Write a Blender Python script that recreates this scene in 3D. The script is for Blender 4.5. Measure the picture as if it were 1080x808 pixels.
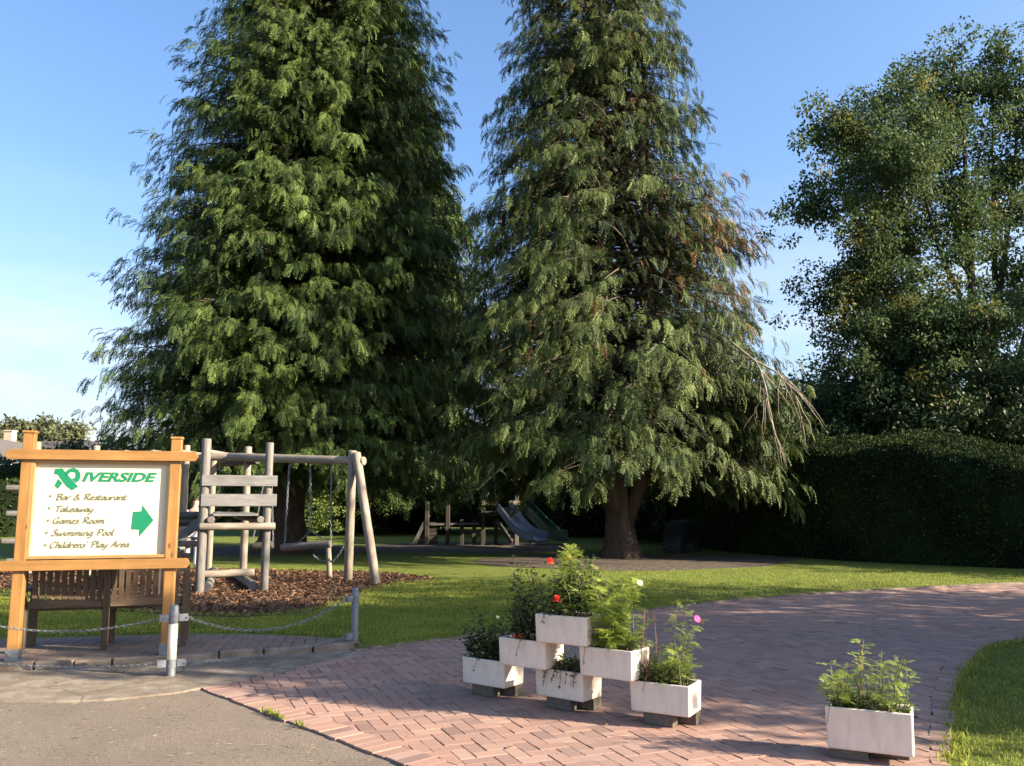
import bpy, bmesh, math, random
import numpy as np
from mathutils import Vector, Matrix

for o in list(bpy.data.objects):
    bpy.data.objects.remove(o)
SC = bpy.context.scene
COL = SC.collection
R = math.radians
PI = math.pi

# ------------------------------------------------------------------ camera
EYE = 1.5
TILT = R(8.0)
FPX = 900.0
cam = bpy.data.cameras.new('camera')
cam.sensor_width = 36.0
cam.lens = 30.0
cam.clip_end = 2000
co = bpy.data.objects.new('camera', cam)
COL.objects.link(co)
co.location = (0, 0, EYE)
co.rotation_euler = (PI / 2 + TILT, 0, 0)
SC.camera = co

# ------------------------------------------------------------------ light
SUN_EL = R(24.0)
SUN_AZ = R(106.0)                      # clockwise from +Y
w = bpy.data.worlds.new('World')
SC.world = w
w.use_nodes = True
nt = w.node_tree
nt.nodes.clear()
sky = nt.nodes.new('ShaderNodeTexSky')
sky.sky_type = 'NISHITA'
sky.sun_disc = False
sky.sun_elevation = SUN_EL
sky.sun_rotation = SUN_AZ
sky.air_density = 1.0
sky.dust_density = 2.6
sky.ozone_density = 5.0
bg = nt.nodes.new('ShaderNodeBackground')
bg.inputs[1].default_value = 0.088
wo = nt.nodes.new('ShaderNodeOutputWorld')
# thin wisps of cloud low in the sky
tcw = nt.nodes.new('ShaderNodeTexCoord')
mpw = nt.nodes.new('ShaderNodeMapping'); mpw.inputs['Scale'].default_value = (2.2, 2.2, 9.0)
nt.links.new(tcw.outputs['Generated'], mpw.inputs[0])
nzw = nt.nodes.new('ShaderNodeTexNoise'); nzw.inputs['Scale'].default_value = 1.3; nzw.inputs['Detail'].default_value = 7; nzw.inputs['Roughness'].default_value = 0.6
nt.links.new(mpw.outputs[0], nzw.inputs['Vector'])
rpw = nt.nodes.new('ShaderNodeValToRGB'); rpw.color_ramp.elements[0].position = 0.42; rpw.color_ramp.elements[1].position = 0.68
nt.links.new(nzw.outputs[0], rpw.inputs[0])
sxw = nt.nodes.new('ShaderNodeSeparateXYZ'); nt.links.new(tcw.outputs['Generated'], sxw.inputs[0])
mrw = nt.nodes.new('ShaderNodeMapRange'); mrw.inputs['From Min'].default_value = 0.06; mrw.inputs['From Max'].default_value = 0.36
mrw.inputs['To Min'].default_value = 0.95; mrw.inputs['To Max'].default_value = 0.0
nt.links.new(sxw.outputs['Z'], mrw.inputs['Value'])
mlw = nt.nodes.new('ShaderNodeMath'); mlw.operation = 'MULTIPLY'
adw = nt.nodes.new('ShaderNodeMath'); adw.operation = 'MULTIPLY_ADD'; adw.inputs[1].default_value = 0.7; adw.inputs[2].default_value = 0.28
nt.links.new(rpw.outputs[0], adw.inputs[0])
nt.links.new(adw.outputs[0], mlw.inputs[0]); nt.links.new(mrw.outputs[0], mlw.inputs[1])
mxw = nt.nodes.new('ShaderNodeMix'); mxw.data_type = 'RGBA'
nt.links.new(mlw.outputs[0], mxw.inputs[0]); nt.links.new(sky.outputs[0], mxw.inputs[6]); mxw.inputs[7].default_value = (3.3, 3.3, 3.4, 1)
nt.links.new(mxw.outputs[2], bg.inputs[0])
nt.links.new(bg.outputs[0], wo.inputs[0])
sl = bpy.data.lights.new('sun', 'SUN')
sl.energy = 5.0
sl.angle = R(0.5)
sl.color = (1.0, 0.86, 0.66)
so = bpy.data.objects.new('sun', sl)
COL.objects.link(so)
sdir = Vector((math.cos(SUN_EL) * math.sin(SUN_AZ), math.cos(SUN_EL) * math.cos(SUN_AZ), math.sin(SUN_EL)))
so.rotation_euler = sdir.to_track_quat('Z', 'Y').to_euler()
so.location = sdir * 60
SC.view_settings.view_transform = 'Standard'
SC.view_settings.look = 'None'
SC.view_settings.gamma = 1
SC.view_settings.use_curve_mapping = False
SC.view_settings.exposure = 2.0
SC.cycles.max_bounces = 6
SC.cycles.diffuse_bounces = 3
SC.cycles.transmission_bounces = 4
SC.cycles.transparent_max_bounces = 4

# ------------------------------------------------------------------ survey helpers
def ray(px, py):
    u = (px - 540) / FPX
    v = (404 - py) / FPX
    c, s = math.cos(TILT), math.sin(TILT)
    return u, c - v * s, s + v * c

def G(px, py, z=0.0):
    u, y, d = ray(px, py)
    k = (z - EYE) / d
    return Vector((u * k, y * k, z))

def at(px, py, Y):
    u, y, d = ray(px, py)
    k = Y / y
    return Vector((u * k, Y, EYE + d * k))

def gpoly(pts, z=0.0):
    return [tuple(G(x, y, z)[:2]) for x, y in pts]

# ------------------------------------------------------------------ materials
def mat(name):
    m = bpy.data.materials.new(name)
    m.use_nodes = True
    t = m.node_tree
    b = t.nodes['Principled BSDF']
    return m, t, b

def N(t, kind, **kw):
    n = t.nodes.new(kind)
    for k, v in kw.items():
        setattr(n, k, v)
    return n

def ramp(t, fac, stops):
    r = N(t, 'ShaderNodeValToRGB')
    e = r.color_ramp.elements
    while len(e) < len(stops):
        e.new(0.5)
    for i, (p, c) in enumerate(stops):
        e[i].position = p
        e[i].color = (c[0], c[1], c[2], 1)
    t.links.new(fac, r.inputs[0])
    return r.outputs[0]

def coords(t, kind='Object', scale=(1, 1, 1)):
    tc = N(t, 'ShaderNodeTexCoord')
    mp = N(t, 'ShaderNodeMapping')
    mp.inputs['Scale'].default_value = scale
    t.links.new(tc.outputs[kind], mp.inputs[0])
    return mp.outputs[0]

def noise(t, vec, scale, detail=4, rough=0.55):
    n = N(t, 'ShaderNodeTexNoise')
    n.inputs['Scale'].default_value = scale
    n.inputs['Detail'].default_value = detail
    n.inputs['Roughness'].default_value = rough
    t.links.new(vec, n.inputs['Vector'])
    return n.outputs[0]

def bump(t, b, h, strength, dist=0.01):
    n = N(t, 'ShaderNodeBump')
    n.inputs['Strength'].default_value = strength
    n.inputs['Distance'].default_value = dist
    t.links.new(h, n.inputs['Height'])
    t.links.new(n.outputs[0], b.inputs['Normal'])

def mixc(t, fac, a, b_, mode='MIX'):
    n = N(t, 'ShaderNodeMix', data_type='RGBA', blend_type=mode)
    for sock, val in ((n.inputs[0], fac), (n.inputs[6], a), (n.inputs[7], b_)):
        if isinstance(val, (int, float)):
            sock.default_value = val
        elif isinstance(val, tuple):
            sock.default_value = (*val, 1)
        else:
            t.links.new(val, sock)
    return n.outputs[2]

def simple(name, col, rough=0.7, var=0.25, scale=20, bstr=0.2, metallic=0.0, bdist=0.004):
    m, t, b = mat(name)
    v = coords(t)
    f = noise(t, v, scale)
    c = ramp(t, f, [(0.3, [x * (1 - var) for x in col]), (0.7, [min(1, x * (1 + var)) for x in col])])
    t.links.new(c, b.inputs['Base Color'])
    b.inputs['Roughness'].default_value = rough
    b.inputs['Metallic'].default_value = metallic
    if bstr:
        bump(t, b, noise(t, v, scale * 4), bstr, bdist)
    return m

def foliage_mat(name, dark, light, transl=0.3, rough=0.6, nscale=0.6, spec=0.2):
    m, t, b = mat(name)
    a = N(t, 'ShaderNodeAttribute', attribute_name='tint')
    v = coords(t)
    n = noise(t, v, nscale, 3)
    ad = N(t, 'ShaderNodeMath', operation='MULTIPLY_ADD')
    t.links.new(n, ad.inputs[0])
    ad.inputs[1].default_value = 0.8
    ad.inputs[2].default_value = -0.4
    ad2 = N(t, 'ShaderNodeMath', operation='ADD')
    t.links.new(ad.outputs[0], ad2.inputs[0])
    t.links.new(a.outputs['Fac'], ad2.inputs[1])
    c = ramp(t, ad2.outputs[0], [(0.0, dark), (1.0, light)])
    t.links.new(c, b.inputs['Base Color'])
    b.inputs['Roughness'].default_value = rough
    b.inputs['Specular IOR Level'].default_value = spec
    tr = N(t, 'ShaderNodeBsdfTranslucent')
    t.links.new(c, tr.inputs[0])
    mx = N(t, 'ShaderNodeMixShader')
    mx.inputs[0].default_value = transl
    t.links.new(b.outputs[0], mx.inputs[1])
    t.links.new(tr.outputs[0], mx.inputs[2])
    t.links.new(mx.outputs[0], t.nodes['Material Output'].inputs[0])
    return m

def wood(name, dark, light, uvscale=(3, 26), rough=0.75, bstr=0.35, knots=False):
    m, t, b = mat(name)
    v = coords(t, 'UV', (uvscale[0], uvscale[1], 1))
    f = noise(t, v, 1.0, 6, 0.65)
    f2 = noise(t, coords(t, 'Object'), 3.0, 3)
    c1 = ramp(t, f, [(0.32, dark), (0.68, light)])
    c = mixc(t, ramp(t, f2, [(0.35, (0, 0, 0)), (0.75, (0.55, 0.55, 0.55))]), c1, tuple(x * 0.62 for x in dark))
    if knots:
        vo = N(t, 'ShaderNodeTexVoronoi')
        vo.inputs['Scale'].default_value = 1.0
        t.links.new(coords(t, 'UV', (4.2, 9, 1)), vo.inputs['Vector'])
        k = ramp(t, vo.outputs['Distance'], [(0.07, (1, 1, 1)), (0.14, (0, 0, 0))])
        c = mixc(t, k, c, tuple(x * 0.45 for x in dark))
    t.links.new(c, b.inputs['Base Color'])
    b.inputs['Roughness'].default_value = rough
    bump(t, b, f, bstr, 0.004)
    return m

M = {}
M['log'] = wood('weathered_log', (0.14, 0.115, 0.09), (0.30, 0.25, 0.19))
M['greylog'] = wood('grey_log', (0.085, 0.078, 0.07), (0.20, 0.178, 0.155))
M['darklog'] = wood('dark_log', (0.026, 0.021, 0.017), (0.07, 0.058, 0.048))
M['plank'] = wood('grey_plank', (0.10, 0.097, 0.094), (0.22, 0.208, 0.197), (2.5, 30))
M['signwood'] = wood('oiled_sign_timber', (0.225, 0.105, 0.026), (0.345, 0.178, 0.052), (1.6, 22), 0.5, 0.15, True)
M['moulding'] = wood('pale_moulding', (0.27, 0.145, 0.048), (0.38, 0.225, 0.085), (1.6, 22), 0.5, 0.1)
M['benchwood'] = wood('bench_wood', (0.050, 0.031, 0.018), (0.115, 0.074, 0.043), (2.5, 24))
M['bark'] = wood('bark', (0.030, 0.020, 0.014), (0.095, 0.063, 0.043), (2.0, 9), 0.9, 1.0)
M['greybark'] = wood('grey_bark', (0.028, 0.025, 0.021), (0.07, 0.062, 0.05), (2.0, 9), 0.9, 0.8)
M['deadwood'] = simple('dead_twigs', (0.25, 0.20, 0.145), 0.85, 0.3, 6, 0)
M['panel'] = simple('sign_board_face', (0.55, 0.475, 0.345), 0.5, 0.02, 4, 0)
M['green'] = simple('green_vinyl', (0.001, 0.15, 0.07), 0.5, 0.04, 5, 0)
M['ink'] = simple('olive_lettering', (0.12, 0.125, 0.08), 0.5, 0.05, 5, 0)
M['galv'] = simple('galvanised_steel', (0.16, 0.168, 0.18), 0.55, 0.25, 30, 0.1, 0.2)
def m_trough():
    m, t, b = mat('white_paint')
    v = coords(t)
    n1 = noise(t, v, 3.5, 6, 0.65)
    n2 = noise(t, coords(t, 'Object', (14, 14, 2.2)), 1.6, 5, 0.6)
    n3 = noise(t, v, 45, 4, 0.7)
    c = ramp(t, n1, [(0.3, (0.62, 0.525, 0.425)), (0.6, (0.73, 0.625, 0.51))])
    c = mixc(t, ramp(t, n2, [(0.52, (0, 0, 0)), (0.78, (0.4, 0.4, 0.4))]), c, (0.33, 0.28, 0.20))
    c = mixc(t, ramp(t, n3, [(0.66, (0, 0, 0)), (0.74, (0.75, 0.75, 0.75))]), c, (0.30, 0.24, 0.17))
    t.links.new(c, b.inputs['Base Color'])
    b.inputs['Roughness'].default_value = 0.6
    bump(t, b, n3, 0.25, 0.004)
    return m
M['whitepaint'] = m_trough()
M['soil'] = simple('potting_soil', (0.035, 0.025, 0.018), 0.95, 0.4, 40, 0.8, bdist=0.02)
M['concreteblock'] = simple('concrete_block', (0.105, 0.085, 0.066), 0.9, 0.3, 25, 0.4)
M['rubber'] = simple('tyre_rubber', (0.018, 0.018, 0.02), 0.55, 0.2, 8, 0.1)
M['steelslide'] = simple('steel_slide', (0.55, 0.58, 0.62), 0.28, 0.06, 5, 0, 0.9)
M['blueside'] = simple('blue_grey_paint', (0.10, 0.13, 0.22), 0.4, 0.1, 5, 0)
M['greenslide'] = simple('green_plastic', (0.006, 0.045, 0.03), 0.4, 0.1, 5, 0)
M['paleboard'] = wood('pale_board', (0.24, 0.19, 0.14), (0.4, 0.33, 0.25))
M['skin'] = simple('skin', (0.52, 0.30, 0.22), 0.5, 0.06, 12, 0)
M['hair'] = simple('brown_hair', (0.07, 0.035, 0.018), 0.55, 0.3, 60, 0.4)
M['whitecloth'] = simple('white_cloth', (0.74, 0.72, 0.70), 0.85, 0.06, 20, 0.2)
M['palecloth'] = simple('pale_trousers', (0.62, 0.58, 0.58), 0.85, 0.08, 20, 0.2)
M['shoe'] = simple('grey_shoe', (0.12, 0.12, 0.13), 0.6, 0.1, 20, 0)
M['housewall'] = simple('grey_render', (0.50, 0.49, 0.47), 0.9, 0.12, 2, 0.1)
M['roof'] = simple('slate_roof', (0.060, 0.053, 0.050), 0.8, 0.25, 6, 0.3)
M['frame_white'] = simple('white_frame', (0.75, 0.75, 0.75), 0.5, 0.04, 5, 0)
M['glass'] = simple('dark_glass', (0.02, 0.025, 0.03), 0.08, 0.1, 3, 0)
M['chimney'] = simple('pale_chimney', (0.45, 0.38, 0.29), 0.9, 0.15, 4, 0.2)

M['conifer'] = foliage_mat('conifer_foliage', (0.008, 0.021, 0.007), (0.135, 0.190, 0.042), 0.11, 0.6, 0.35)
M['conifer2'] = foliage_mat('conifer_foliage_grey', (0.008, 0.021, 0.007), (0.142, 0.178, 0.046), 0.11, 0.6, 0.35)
M['rust'] = foliage_mat('rusty_foliage', (0.10, 0.055, 0.022), (0.26, 0.14, 0.06), 0.2, 0.7, 0.6)
M['leaf'] = foliage_mat('broad_leaves', (0.022, 0.048, 0.018), (0.115, 0.155, 0.055), 0.42, 0.55, 0.3)
M['hazeleaf'] = foliage_mat('haze_tinted_leaves', (0.06, 0.075, 0.035), (0.17, 0.175, 0.085), 0.3, 0.7, 0.1)  # paler leaf colour with the haze of distance put into it
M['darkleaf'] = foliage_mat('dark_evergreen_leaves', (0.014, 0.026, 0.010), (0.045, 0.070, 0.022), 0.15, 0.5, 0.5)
M['hedge'] = foliage_mat('hedge_leaves', (0.007, 0.012, 0.006), (0.070, 0.108, 0.028), 0.12, 0.7, 0.5, 0.04)
M['yellowleaf'] = foliage_mat('yellowing_leaves', (0.08, 0.085, 0.02), (0.22, 0.19, 0.05), 0.35, 0.5, 0.3)
M['feather'] = foliage_mat('feathery_leaves', (0.14, 0.23, 0.036), (0.46, 0.52, 0.105), 0.5, 0.6, 6)
M['plantleaf'] = foliage_mat('plant_leaves', (0.04, 0.075, 0.018), (0.24, 0.30, 0.08), 0.4, 0.5, 6)
M['darkplant'] = foliage_mat('dark_plant_leaves', (0.022, 0.040, 0.013), (0.09, 0.125, 0.04), 0.35, 0.5, 6)
M['dryplant'] = foliage_mat('dry_plant_leaves', (0.10, 0.085, 0.03), (0.24, 0.20, 0.07), 0.3, 0.6, 6)
M['grass'] = foliage_mat('grass_blades', (0.085, 0.130, 0.022), (0.42, 0.43, 0.09), 0.45, 0.6, 1.2, 0.1)
M['chip'] = foliage_mat('bark_chips', (0.035, 0.018, 0.011), (0.22, 0.125, 0.075), 0.0, 0.9, 2, 0.05)
M['straw'] = foliage_mat('dry_needles', (0.10, 0.075, 0.05), (0.46, 0.37, 0.26), 0.1, 0.85, 2)
M['red'] = simple('red_petals', (0.72, 0.045, 0.03), 0.5, 0.2, 60, 0)
M['orange'] = simple('faded_orange_petals', (0.6, 0.18, 0.08), 0.6, 0.2, 60, 0)
M['pink'] = simple('magenta_petals', (0.62, 0.035, 0.25), 0.5, 0.2, 60, 0)
M['cream'] = simple('cream_petals', (0.72, 0.66, 0.36), 0.6, 0.15, 60, 0)
M['seed'] = simple('seed_heads', (0.22, 0.15, 0.06), 0.8, 0.3, 60, 0)
M['stem'] = simple('plant_stems', (0.10, 0.10, 0.04), 0.6, 0.3, 20, 0)
M['redstem'] = simple('reddish_stems', (0.22, 0.11, 0.06), 0.6, 0.3, 20, 0)

def m_lawn():
    m, t, b = mat('lawn')
    v = coords(t)
    f1 = noise(t, v, 0.35, 4)
    f2 = noise(t, v, 3.0, 6, 0.7)
    f3 = noise(t, v, 60.0, 3, 0.7)
    c = ramp(t, f2, [(0.25, (0.080, 0.118, 0.021)), (0.5, (0.150, 0.185, 0.036)), (0.8, (0.230, 0.235, 0.066))])
    c = mixc(t, ramp(t, f1, [(0.35, (0, 0, 0)), (0.7, (0.5, 0.5, 0.5))]), c, (0.135, 0.140, 0.035))
    c = mixc(t, ramp(t, f3, [(0.35, (0.55, 0.55, 0.55)), (0.65, (0, 0, 0))]), c, (0.035, 0.062, 0.012))
    t.links.new(c, b.inputs['Base Color'])
    b.inputs['Roughness'].default_value = 0.9
    b.inputs['Specular IOR Level'].default_value = 0.1
    bump(t, b, f3, 1.0, 0.03)
    return m
M['lawn'] = m_lawn()

def m_brick():
    m, t, b = mat('clay_paver')
    a = N(t, 'ShaderNodeAttribute', attribute_name='tint')
    v = coords(t)
    c = ramp(t, a.outputs['Fac'], [(0.0, (0.170, 0.100, 0.080)), (0.35, (0.270, 0.152, 0.112)), (0.7, (0.328, 0.184, 0.132)), (1.0, (0.345, 0.225, 0.175))])
    n2 = noise(t, v, 0.55, 5, 0.6)
    c = mixc(t, ramp(t, n2, [(0.35, (0, 0, 0)), (0.72, (0.55, 0.55, 0.55))]), c, (0.195, 0.155, 0.138))
    n3 = noise(t, v, 90, 4, 0.7)
    c = mixc(t, ramp(t, n3, [(0.3, (0.45, 0.45, 0.45)), (0.6, (0, 0, 0))]), c, (0.13, 0.085, 0.068))
    t.links.new(c, b.inputs['Base Color'])
    b.inputs['Roughness'].default_value = 0.82
    bump(t, b, n3, 0.35, 0.004)
    return m
M['brick'] = m_brick()
def m_padbrick():
    m = M['brick'].copy(); m.name = 'grimy_paver'
    t = m.node_tree; b = t.nodes['Principled BSDF']
    c = b.inputs['Base Color'].links[0].from_socket
    n = noise(t, coords(t), 1.6, 6, 0.7)
    c2 = mixc(t, ramp(t, n, [(0.25, (0.35, 0.35, 0.35)), (0.6, (0.9, 0.9, 0.9))]), c, (0.105, 0.082, 0.064))
    t.links.new(c2, b.inputs['Base Color'])
    return m
M['padbrick'] = m_padbrick()
M['joint'] = simple('joint_sand', (0.055, 0.042, 0.034), 0.95, 0.35, 12, 0.3)

def m_asphalt():
    m, t, b = mat('asphalt')
    v = coords(t)
    vo = N(t, 'ShaderNodeTexVoronoi')
    vo.inputs['Scale'].default_value = 85
    t.links.new(v, vo.inputs['Vector'])
    f = noise(t, v, 160, 3, 0.6)
    big = noise(t, v, 0.8, 5, 0.6)
    c = ramp(t, f, [(0.25, (0.055, 0.045, 0.035)), (0.55, (0.14, 0.109, 0.080)), (0.8, (0.28, 0.225, 0.168))])
    c = mixc(t, ramp(t, vo.outputs['Color'], [(0.25, (0, 0, 0)), (0.9, (0.55, 0.55, 0.55))]), c, (0.205, 0.165, 0.125))
    c = mixc(t, ramp(t, big, [(0.38, (0, 0, 0)), (0.68, (0.7, 0.7, 0.7))]), c, (0.085, 0.070, 0.052))
    t.links.new(c, b.inputs['Base Color'])
    b.inputs['Roughness'].default_value = 0.85
    bump(t, b, vo.outputs['Distance'], 0.5, 0.005)
    return m
M['asphalt'] = m_asphalt()

def m_conc():
    m, t, b = mat('worn_concrete')
    v = coords(t)
    f = noise(t, v, 2.2, 8, 0.7)
    f2 = noise(t, v, 40, 5, 0.7)
    c = ramp(t, f, [(0.25, (0.10, 0.078, 0.055)), (0.5, (0.205, 0.168, 0.125)), (0.75, (0.33, 0.285, 0.225))])
    vo = N(t, 'ShaderNodeTexVoronoi', feature='DISTANCE_TO_EDGE')
    vo.inputs['Scale'].default_value = 1.5
    ds = N(t, 'ShaderNodeMix', data_type='VECTOR')
    ds.inputs[0].default_value = 0.12
    nn = N(t, 'ShaderNodeTexNoise'); nn.inputs['Scale'].default_value = 5; t.links.new(v, nn.inputs['Vector'])
    t.links.new(v, ds.inputs[4]); t.links.new(nn.outputs['Color'], ds.inputs[5])
    t.links.new(ds.outputs[1], vo.inputs['Vector'])
    c = mixc(t, ramp(t, vo.outputs['Distance'], [(0.004, (0.85, 0.85, 0.85)), (0.016, (0, 0, 0))]), c, (0.06, 0.048, 0.036))
    f4 = noise(t, v, 5.0, 6, 0.75)
    c = mixc(t, ramp(t, f4, [(0.42, (0, 0, 0)), (0.60, (0.8, 0.8, 0.8))]), c, (0.095, 0.070, 0.047))
    c = mixc(t, ramp(t, f2, [(0.3, (0.6, 0.6, 0.6)), (0.6, (0, 0, 0))]), c, (0.14, 0.115, 0.09))
    t.links.new(c, b.inputs['Base Color'])
    b.inputs['Roughness'].default_value = 0.9
    bump(t, b, f2, 0.7, 0.012)
    return m
M['concrete'] = m_conc()
M['stone'] = simple('edging_stone', (0.16, 0.125, 0.095), 0.9, 0.45, 7, 0.5)
M['mulch'] = simple('bark_mulch', (0.095, 0.055, 0.034), 0.95, 0.55, 18, 1.0, bdist=0.03)
M['litter'] = simple('needle_litter', (0.052, 0.036, 0.024), 0.95, 0.5, 5, 0.8, bdist=0.03)

# ------------------------------------------------------------------ object helpers
WLOC = {}

def setp(o, label=None, cat=None, group=None, kind=None):
    if label: o['label'] = label
    if cat: o['category'] = cat
    if group: o['group'] = group
    if kind: o['kind'] = kind
    return o

def thing(name, loc, label, cat, group=None):
    o = bpy.data.objects.new(name, None)
    o.empty_display_size = 0.2
    COL.objects.link(o)
    o.location = loc
    WLOC[o.name] = Vector(loc)
    return setp(o, label, cat, group)

def link(name, me, parent=None, loc=None):
    """mesh in world coordinates -> object at loc (or parent's place)"""
    o = bpy.data.objects.new(name, me)
    COL.objects.link(o)
    base = WLOC[parent.name] if parent else Vector(loc or (0, 0, 0))
    if base.length:
        me.transform(Matrix.Translation(-base))
    if parent:
        o.parent = parent
    else:
        o.location = base
    WLOC[o.name] = base
    return o

class MB:
    def __init__(s):
        s.v, s.f, s.uv, s.mi, s.sm = [], [], [], [], []
    def face(s, idx, uv, mi=0, sm=False):
        s.f.append(idx); s.uv.append(uv); s.mi.append(mi); s.sm.append(sm)
    def box(s, c, size, rot=None, mi=0):
        c = Vector(c)
        rot = rot or Matrix.Identity(3)
        h = [x / 2 for x in size]
        n = len(s.v)
        loc = []
        for i in range(8):
            p = Vector((h[0] * (1 if i & 1 else -1), h[1] * (1 if i & 2 else -1), h[2] * (1 if i & 4 else -1)))
            loc.append(p)
            s.v.append(c + rot @ p)
        L = max(range(3), key=lambda a: size[a])
        for q in ((0, 2, 3, 1), (4, 5, 7, 6), (0, 1, 5, 4), (2, 6, 7, 3), (0, 4, 6, 2), (1, 3, 7, 5)):
            uv = []
            for i in q:
                p = loc[i]
                o2 = [p[a] for a in range(3) if a != L]
                uv.append((p[L] + c.x * 1.7 + c.z * 3.1, o2[0] + o2[1] + c.y))
            s.face([n + i for i in q], uv, mi)
        return s
    def beam(s, p0, p1, wd, ht, up=(0, 0, 1), mi=0):
        p0, p1 = Vector(p0), Vector(p1)
        x = (p1 - p0)
        L = x.length
        x.normalize()
        up = Vector(up)
        if abs(x.dot(up)) > 0.97:
            up = Vector((0, 1, 0))
        y = up.cross(x).normalized()
        z = x.cross(y)
        return s.box((p0 + p1) / 2, (L, wd, ht), Matrix((x, y, z)).transposed(), mi)
    def tube(s, pts, rad, n=10, caps=True, mi=0):
        pts = [Vector(p) for p in pts]
        if isinstance(rad, (int, float)):
            rad = [rad] * len(pts)
        t0 = (pts[1] - pts[0]).normalized()
        a = Vector((0, 0, 1)) if abs(t0.z) < 0.9 else Vector((1, 0, 0))
        nx = t0.cross(a).normalized()
        base = len(s.v)
        L = 0
        us = []
        for i, p in enumerate(pts):
            if i == 0: t = t0
            elif i == len(pts) - 1: t = (pts[i] - pts[i - 1]).normalized()
            else: t = (pts[i + 1] - pts[i - 1]).normalized()
            nx = (nx - t * nx.dot(t)).normalized()
            ny = t.cross(nx)
            if i: L += (p - pts[i - 1]).length
            us.append(L)
            for k in range(n):
                an = 2 * PI * k / n
                s.v.append(p + (nx * math.cos(an) + ny * math.sin(an)) * rad[i])
        off = pts[0].x * 1.3 + pts[0].y * 0.7
        cw = 2 * PI * max(rad)
        for i in range(len(pts) - 1):
            for k in range(n):
                k2 = (k + 1) % n
                s.face([base + i * n + k, base + i * n + k2, base + (i + 1) * n + k2, base + (i + 1) * n + k],
                       [(us[i] + off, cw * k / n), (us[i] + off, cw * (k + 1) / n), (us[i + 1] + off, cw * (k + 1) / n), (us[i + 1] + off, cw * k / n)], mi, True)
        if caps:
            for i, rev in ((0, True), (len(pts) - 1, False)):
                idx = [base + i * n + k for k in range(n)]
                if rev: idx.reverse()
                s.face(idx, [(0.1 * math.cos(2 * PI * k / n), 0.1 * math.sin(2 * PI * k / n)) for k in range(n)], mi)
        return s
    def prism(s, poly, z0, z1, mi=0):
        n = len(s.v); k = len(poly)
        for z in (z0, z1):
            for p in poly: s.v.append(Vector((p[0], p[1], z)))
        ar = sum(poly[i][0] * poly[(i + 1) % k][1] - poly[(i + 1) % k][0] * poly[i][1] for i in range(k))
        order = list(range(k)) if ar > 0 else list(range(k - 1, -1, -1))
        s.face([n + k + i for i in order], [(poly[i][0], poly[i][1]) for i in order], mi)
        for j in range(k):
            a, b_ = order[j], order[(j + 1) % k]
            s.face([n + a, n + b_, n + k + b_, n + k + a], [(poly[a][0], z0), (poly[b_][0], z0), (poly[b_][0], z1), (poly[a][0], z1)], mi)
        return s
    def lathe(s, c, prof, n=24, mi=0, sm=True):
        c = Vector(c); base = len(s.v)
        for r, z in prof:
            for k in range(n):
                an = 2 * PI * k / n
                s.v.append(c + Vector((r * math.cos(an), r * math.sin(an), z)))
        for i in range(len(prof) - 1):
            for k in range(n):
                k2 = (k + 1) % n
                s.face([base + i * n + k, base + i * n + k2, base + (i + 1) * n + k2, base + (i + 1) * n + k], [(0, 0)] * 4, mi, sm)
        return s
    def build(s, name, mats, parent=None, loc=None, bevel=0.0, seg=2):
        me = bpy.data.meshes.new(name)
        me.from_pydata([tuple(p) for p in s.v], [], s.f)
        ul = me.uv_layers.new(name='uv')
        ul.data.foreach_set('uv', np.array([c for f in s.uv for p in f for c in p], np.float32))
        for m in (mats if isinstance(mats, (list, tuple)) else [mats]):
            me.materials.append(m)
        me.polygons.foreach_set('material_index', s.mi)
        me.polygons.foreach_set('use_smooth', s.sm)
        me.update()
        o = link(name, me, parent, loc)
        if bevel:
            bv = o.modifiers.new('bevel', 'BEVEL')
            bv.width = bevel; bv.segments = seg; bv.limit_method = 'ANGLE'
        return o

def np_mesh(name, V, polys, mats, tint=None, mi=None, smooth=False):
    me = bpy.data.meshes.new(name)
    V = np.ascontiguousarray(V, np.float32)
    polys = [np.asarray(p, np.int32) for p in polys if len(p)]
    sizes = np.concatenate([np.full(len(p), p.shape[1], np.int32) for p in polys])
    loops = np.concatenate([p.ravel() for p in polys])
    me.vertices.add(len(V)); me.vertices.foreach_set('co', V.ravel())
    me.loops.add(len(loops)); me.loops.foreach_set('vertex_index', loops)
    me.polygons.add(len(sizes))
    st = np.zeros(len(sizes), np.int32); st[1:] = np.cumsum(sizes)[:-1]
    me.polygons.foreach_set('loop_start', st)
    for m in (mats if isinstance(mats, (list, tuple)) else [mats]):
        me.materials.append(m)
    if mi is not None: me.polygons.foreach_set('material_index', np.asarray(mi, np.int32))
    me.polygons.foreach_set('use_smooth', np.full(len(sizes), bool(smooth)))
    me.update(calc_edges=True)
    if tint is not None:
        a = me.attributes.new('tint', 'FLOAT', 'FACE')
        a.data.foreach_set('value', np.asarray(tint, np.float32))
    return me

def norm(a):
    return a / np.maximum(np.linalg.norm(a, axis=1, keepdims=True), 1e-9)

def stamp(tv, tf, o, d, up, s):
    """copies of a template (x along d, z along up) at origins o, scaled by s -> verts, faces"""
    d = norm(d)
    side = norm(np.cross(up, d))
    u = np.cross(d, side)
    s = np.asarray(s).reshape(-1, 1, 1)
    V = o[:, None, :] + s * (tv[None, :, 0:1] * d[:, None, :] + tv[None, :, 1:2] * side[:, None, :] + tv[None, :, 2:3] * u[:, None, :])
    F = tf[None] + (np.arange(len(o)) * len(tv))[:, None, None]
    return V.reshape(-1, 3), F.reshape(-1, tf.shape[1])

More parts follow.
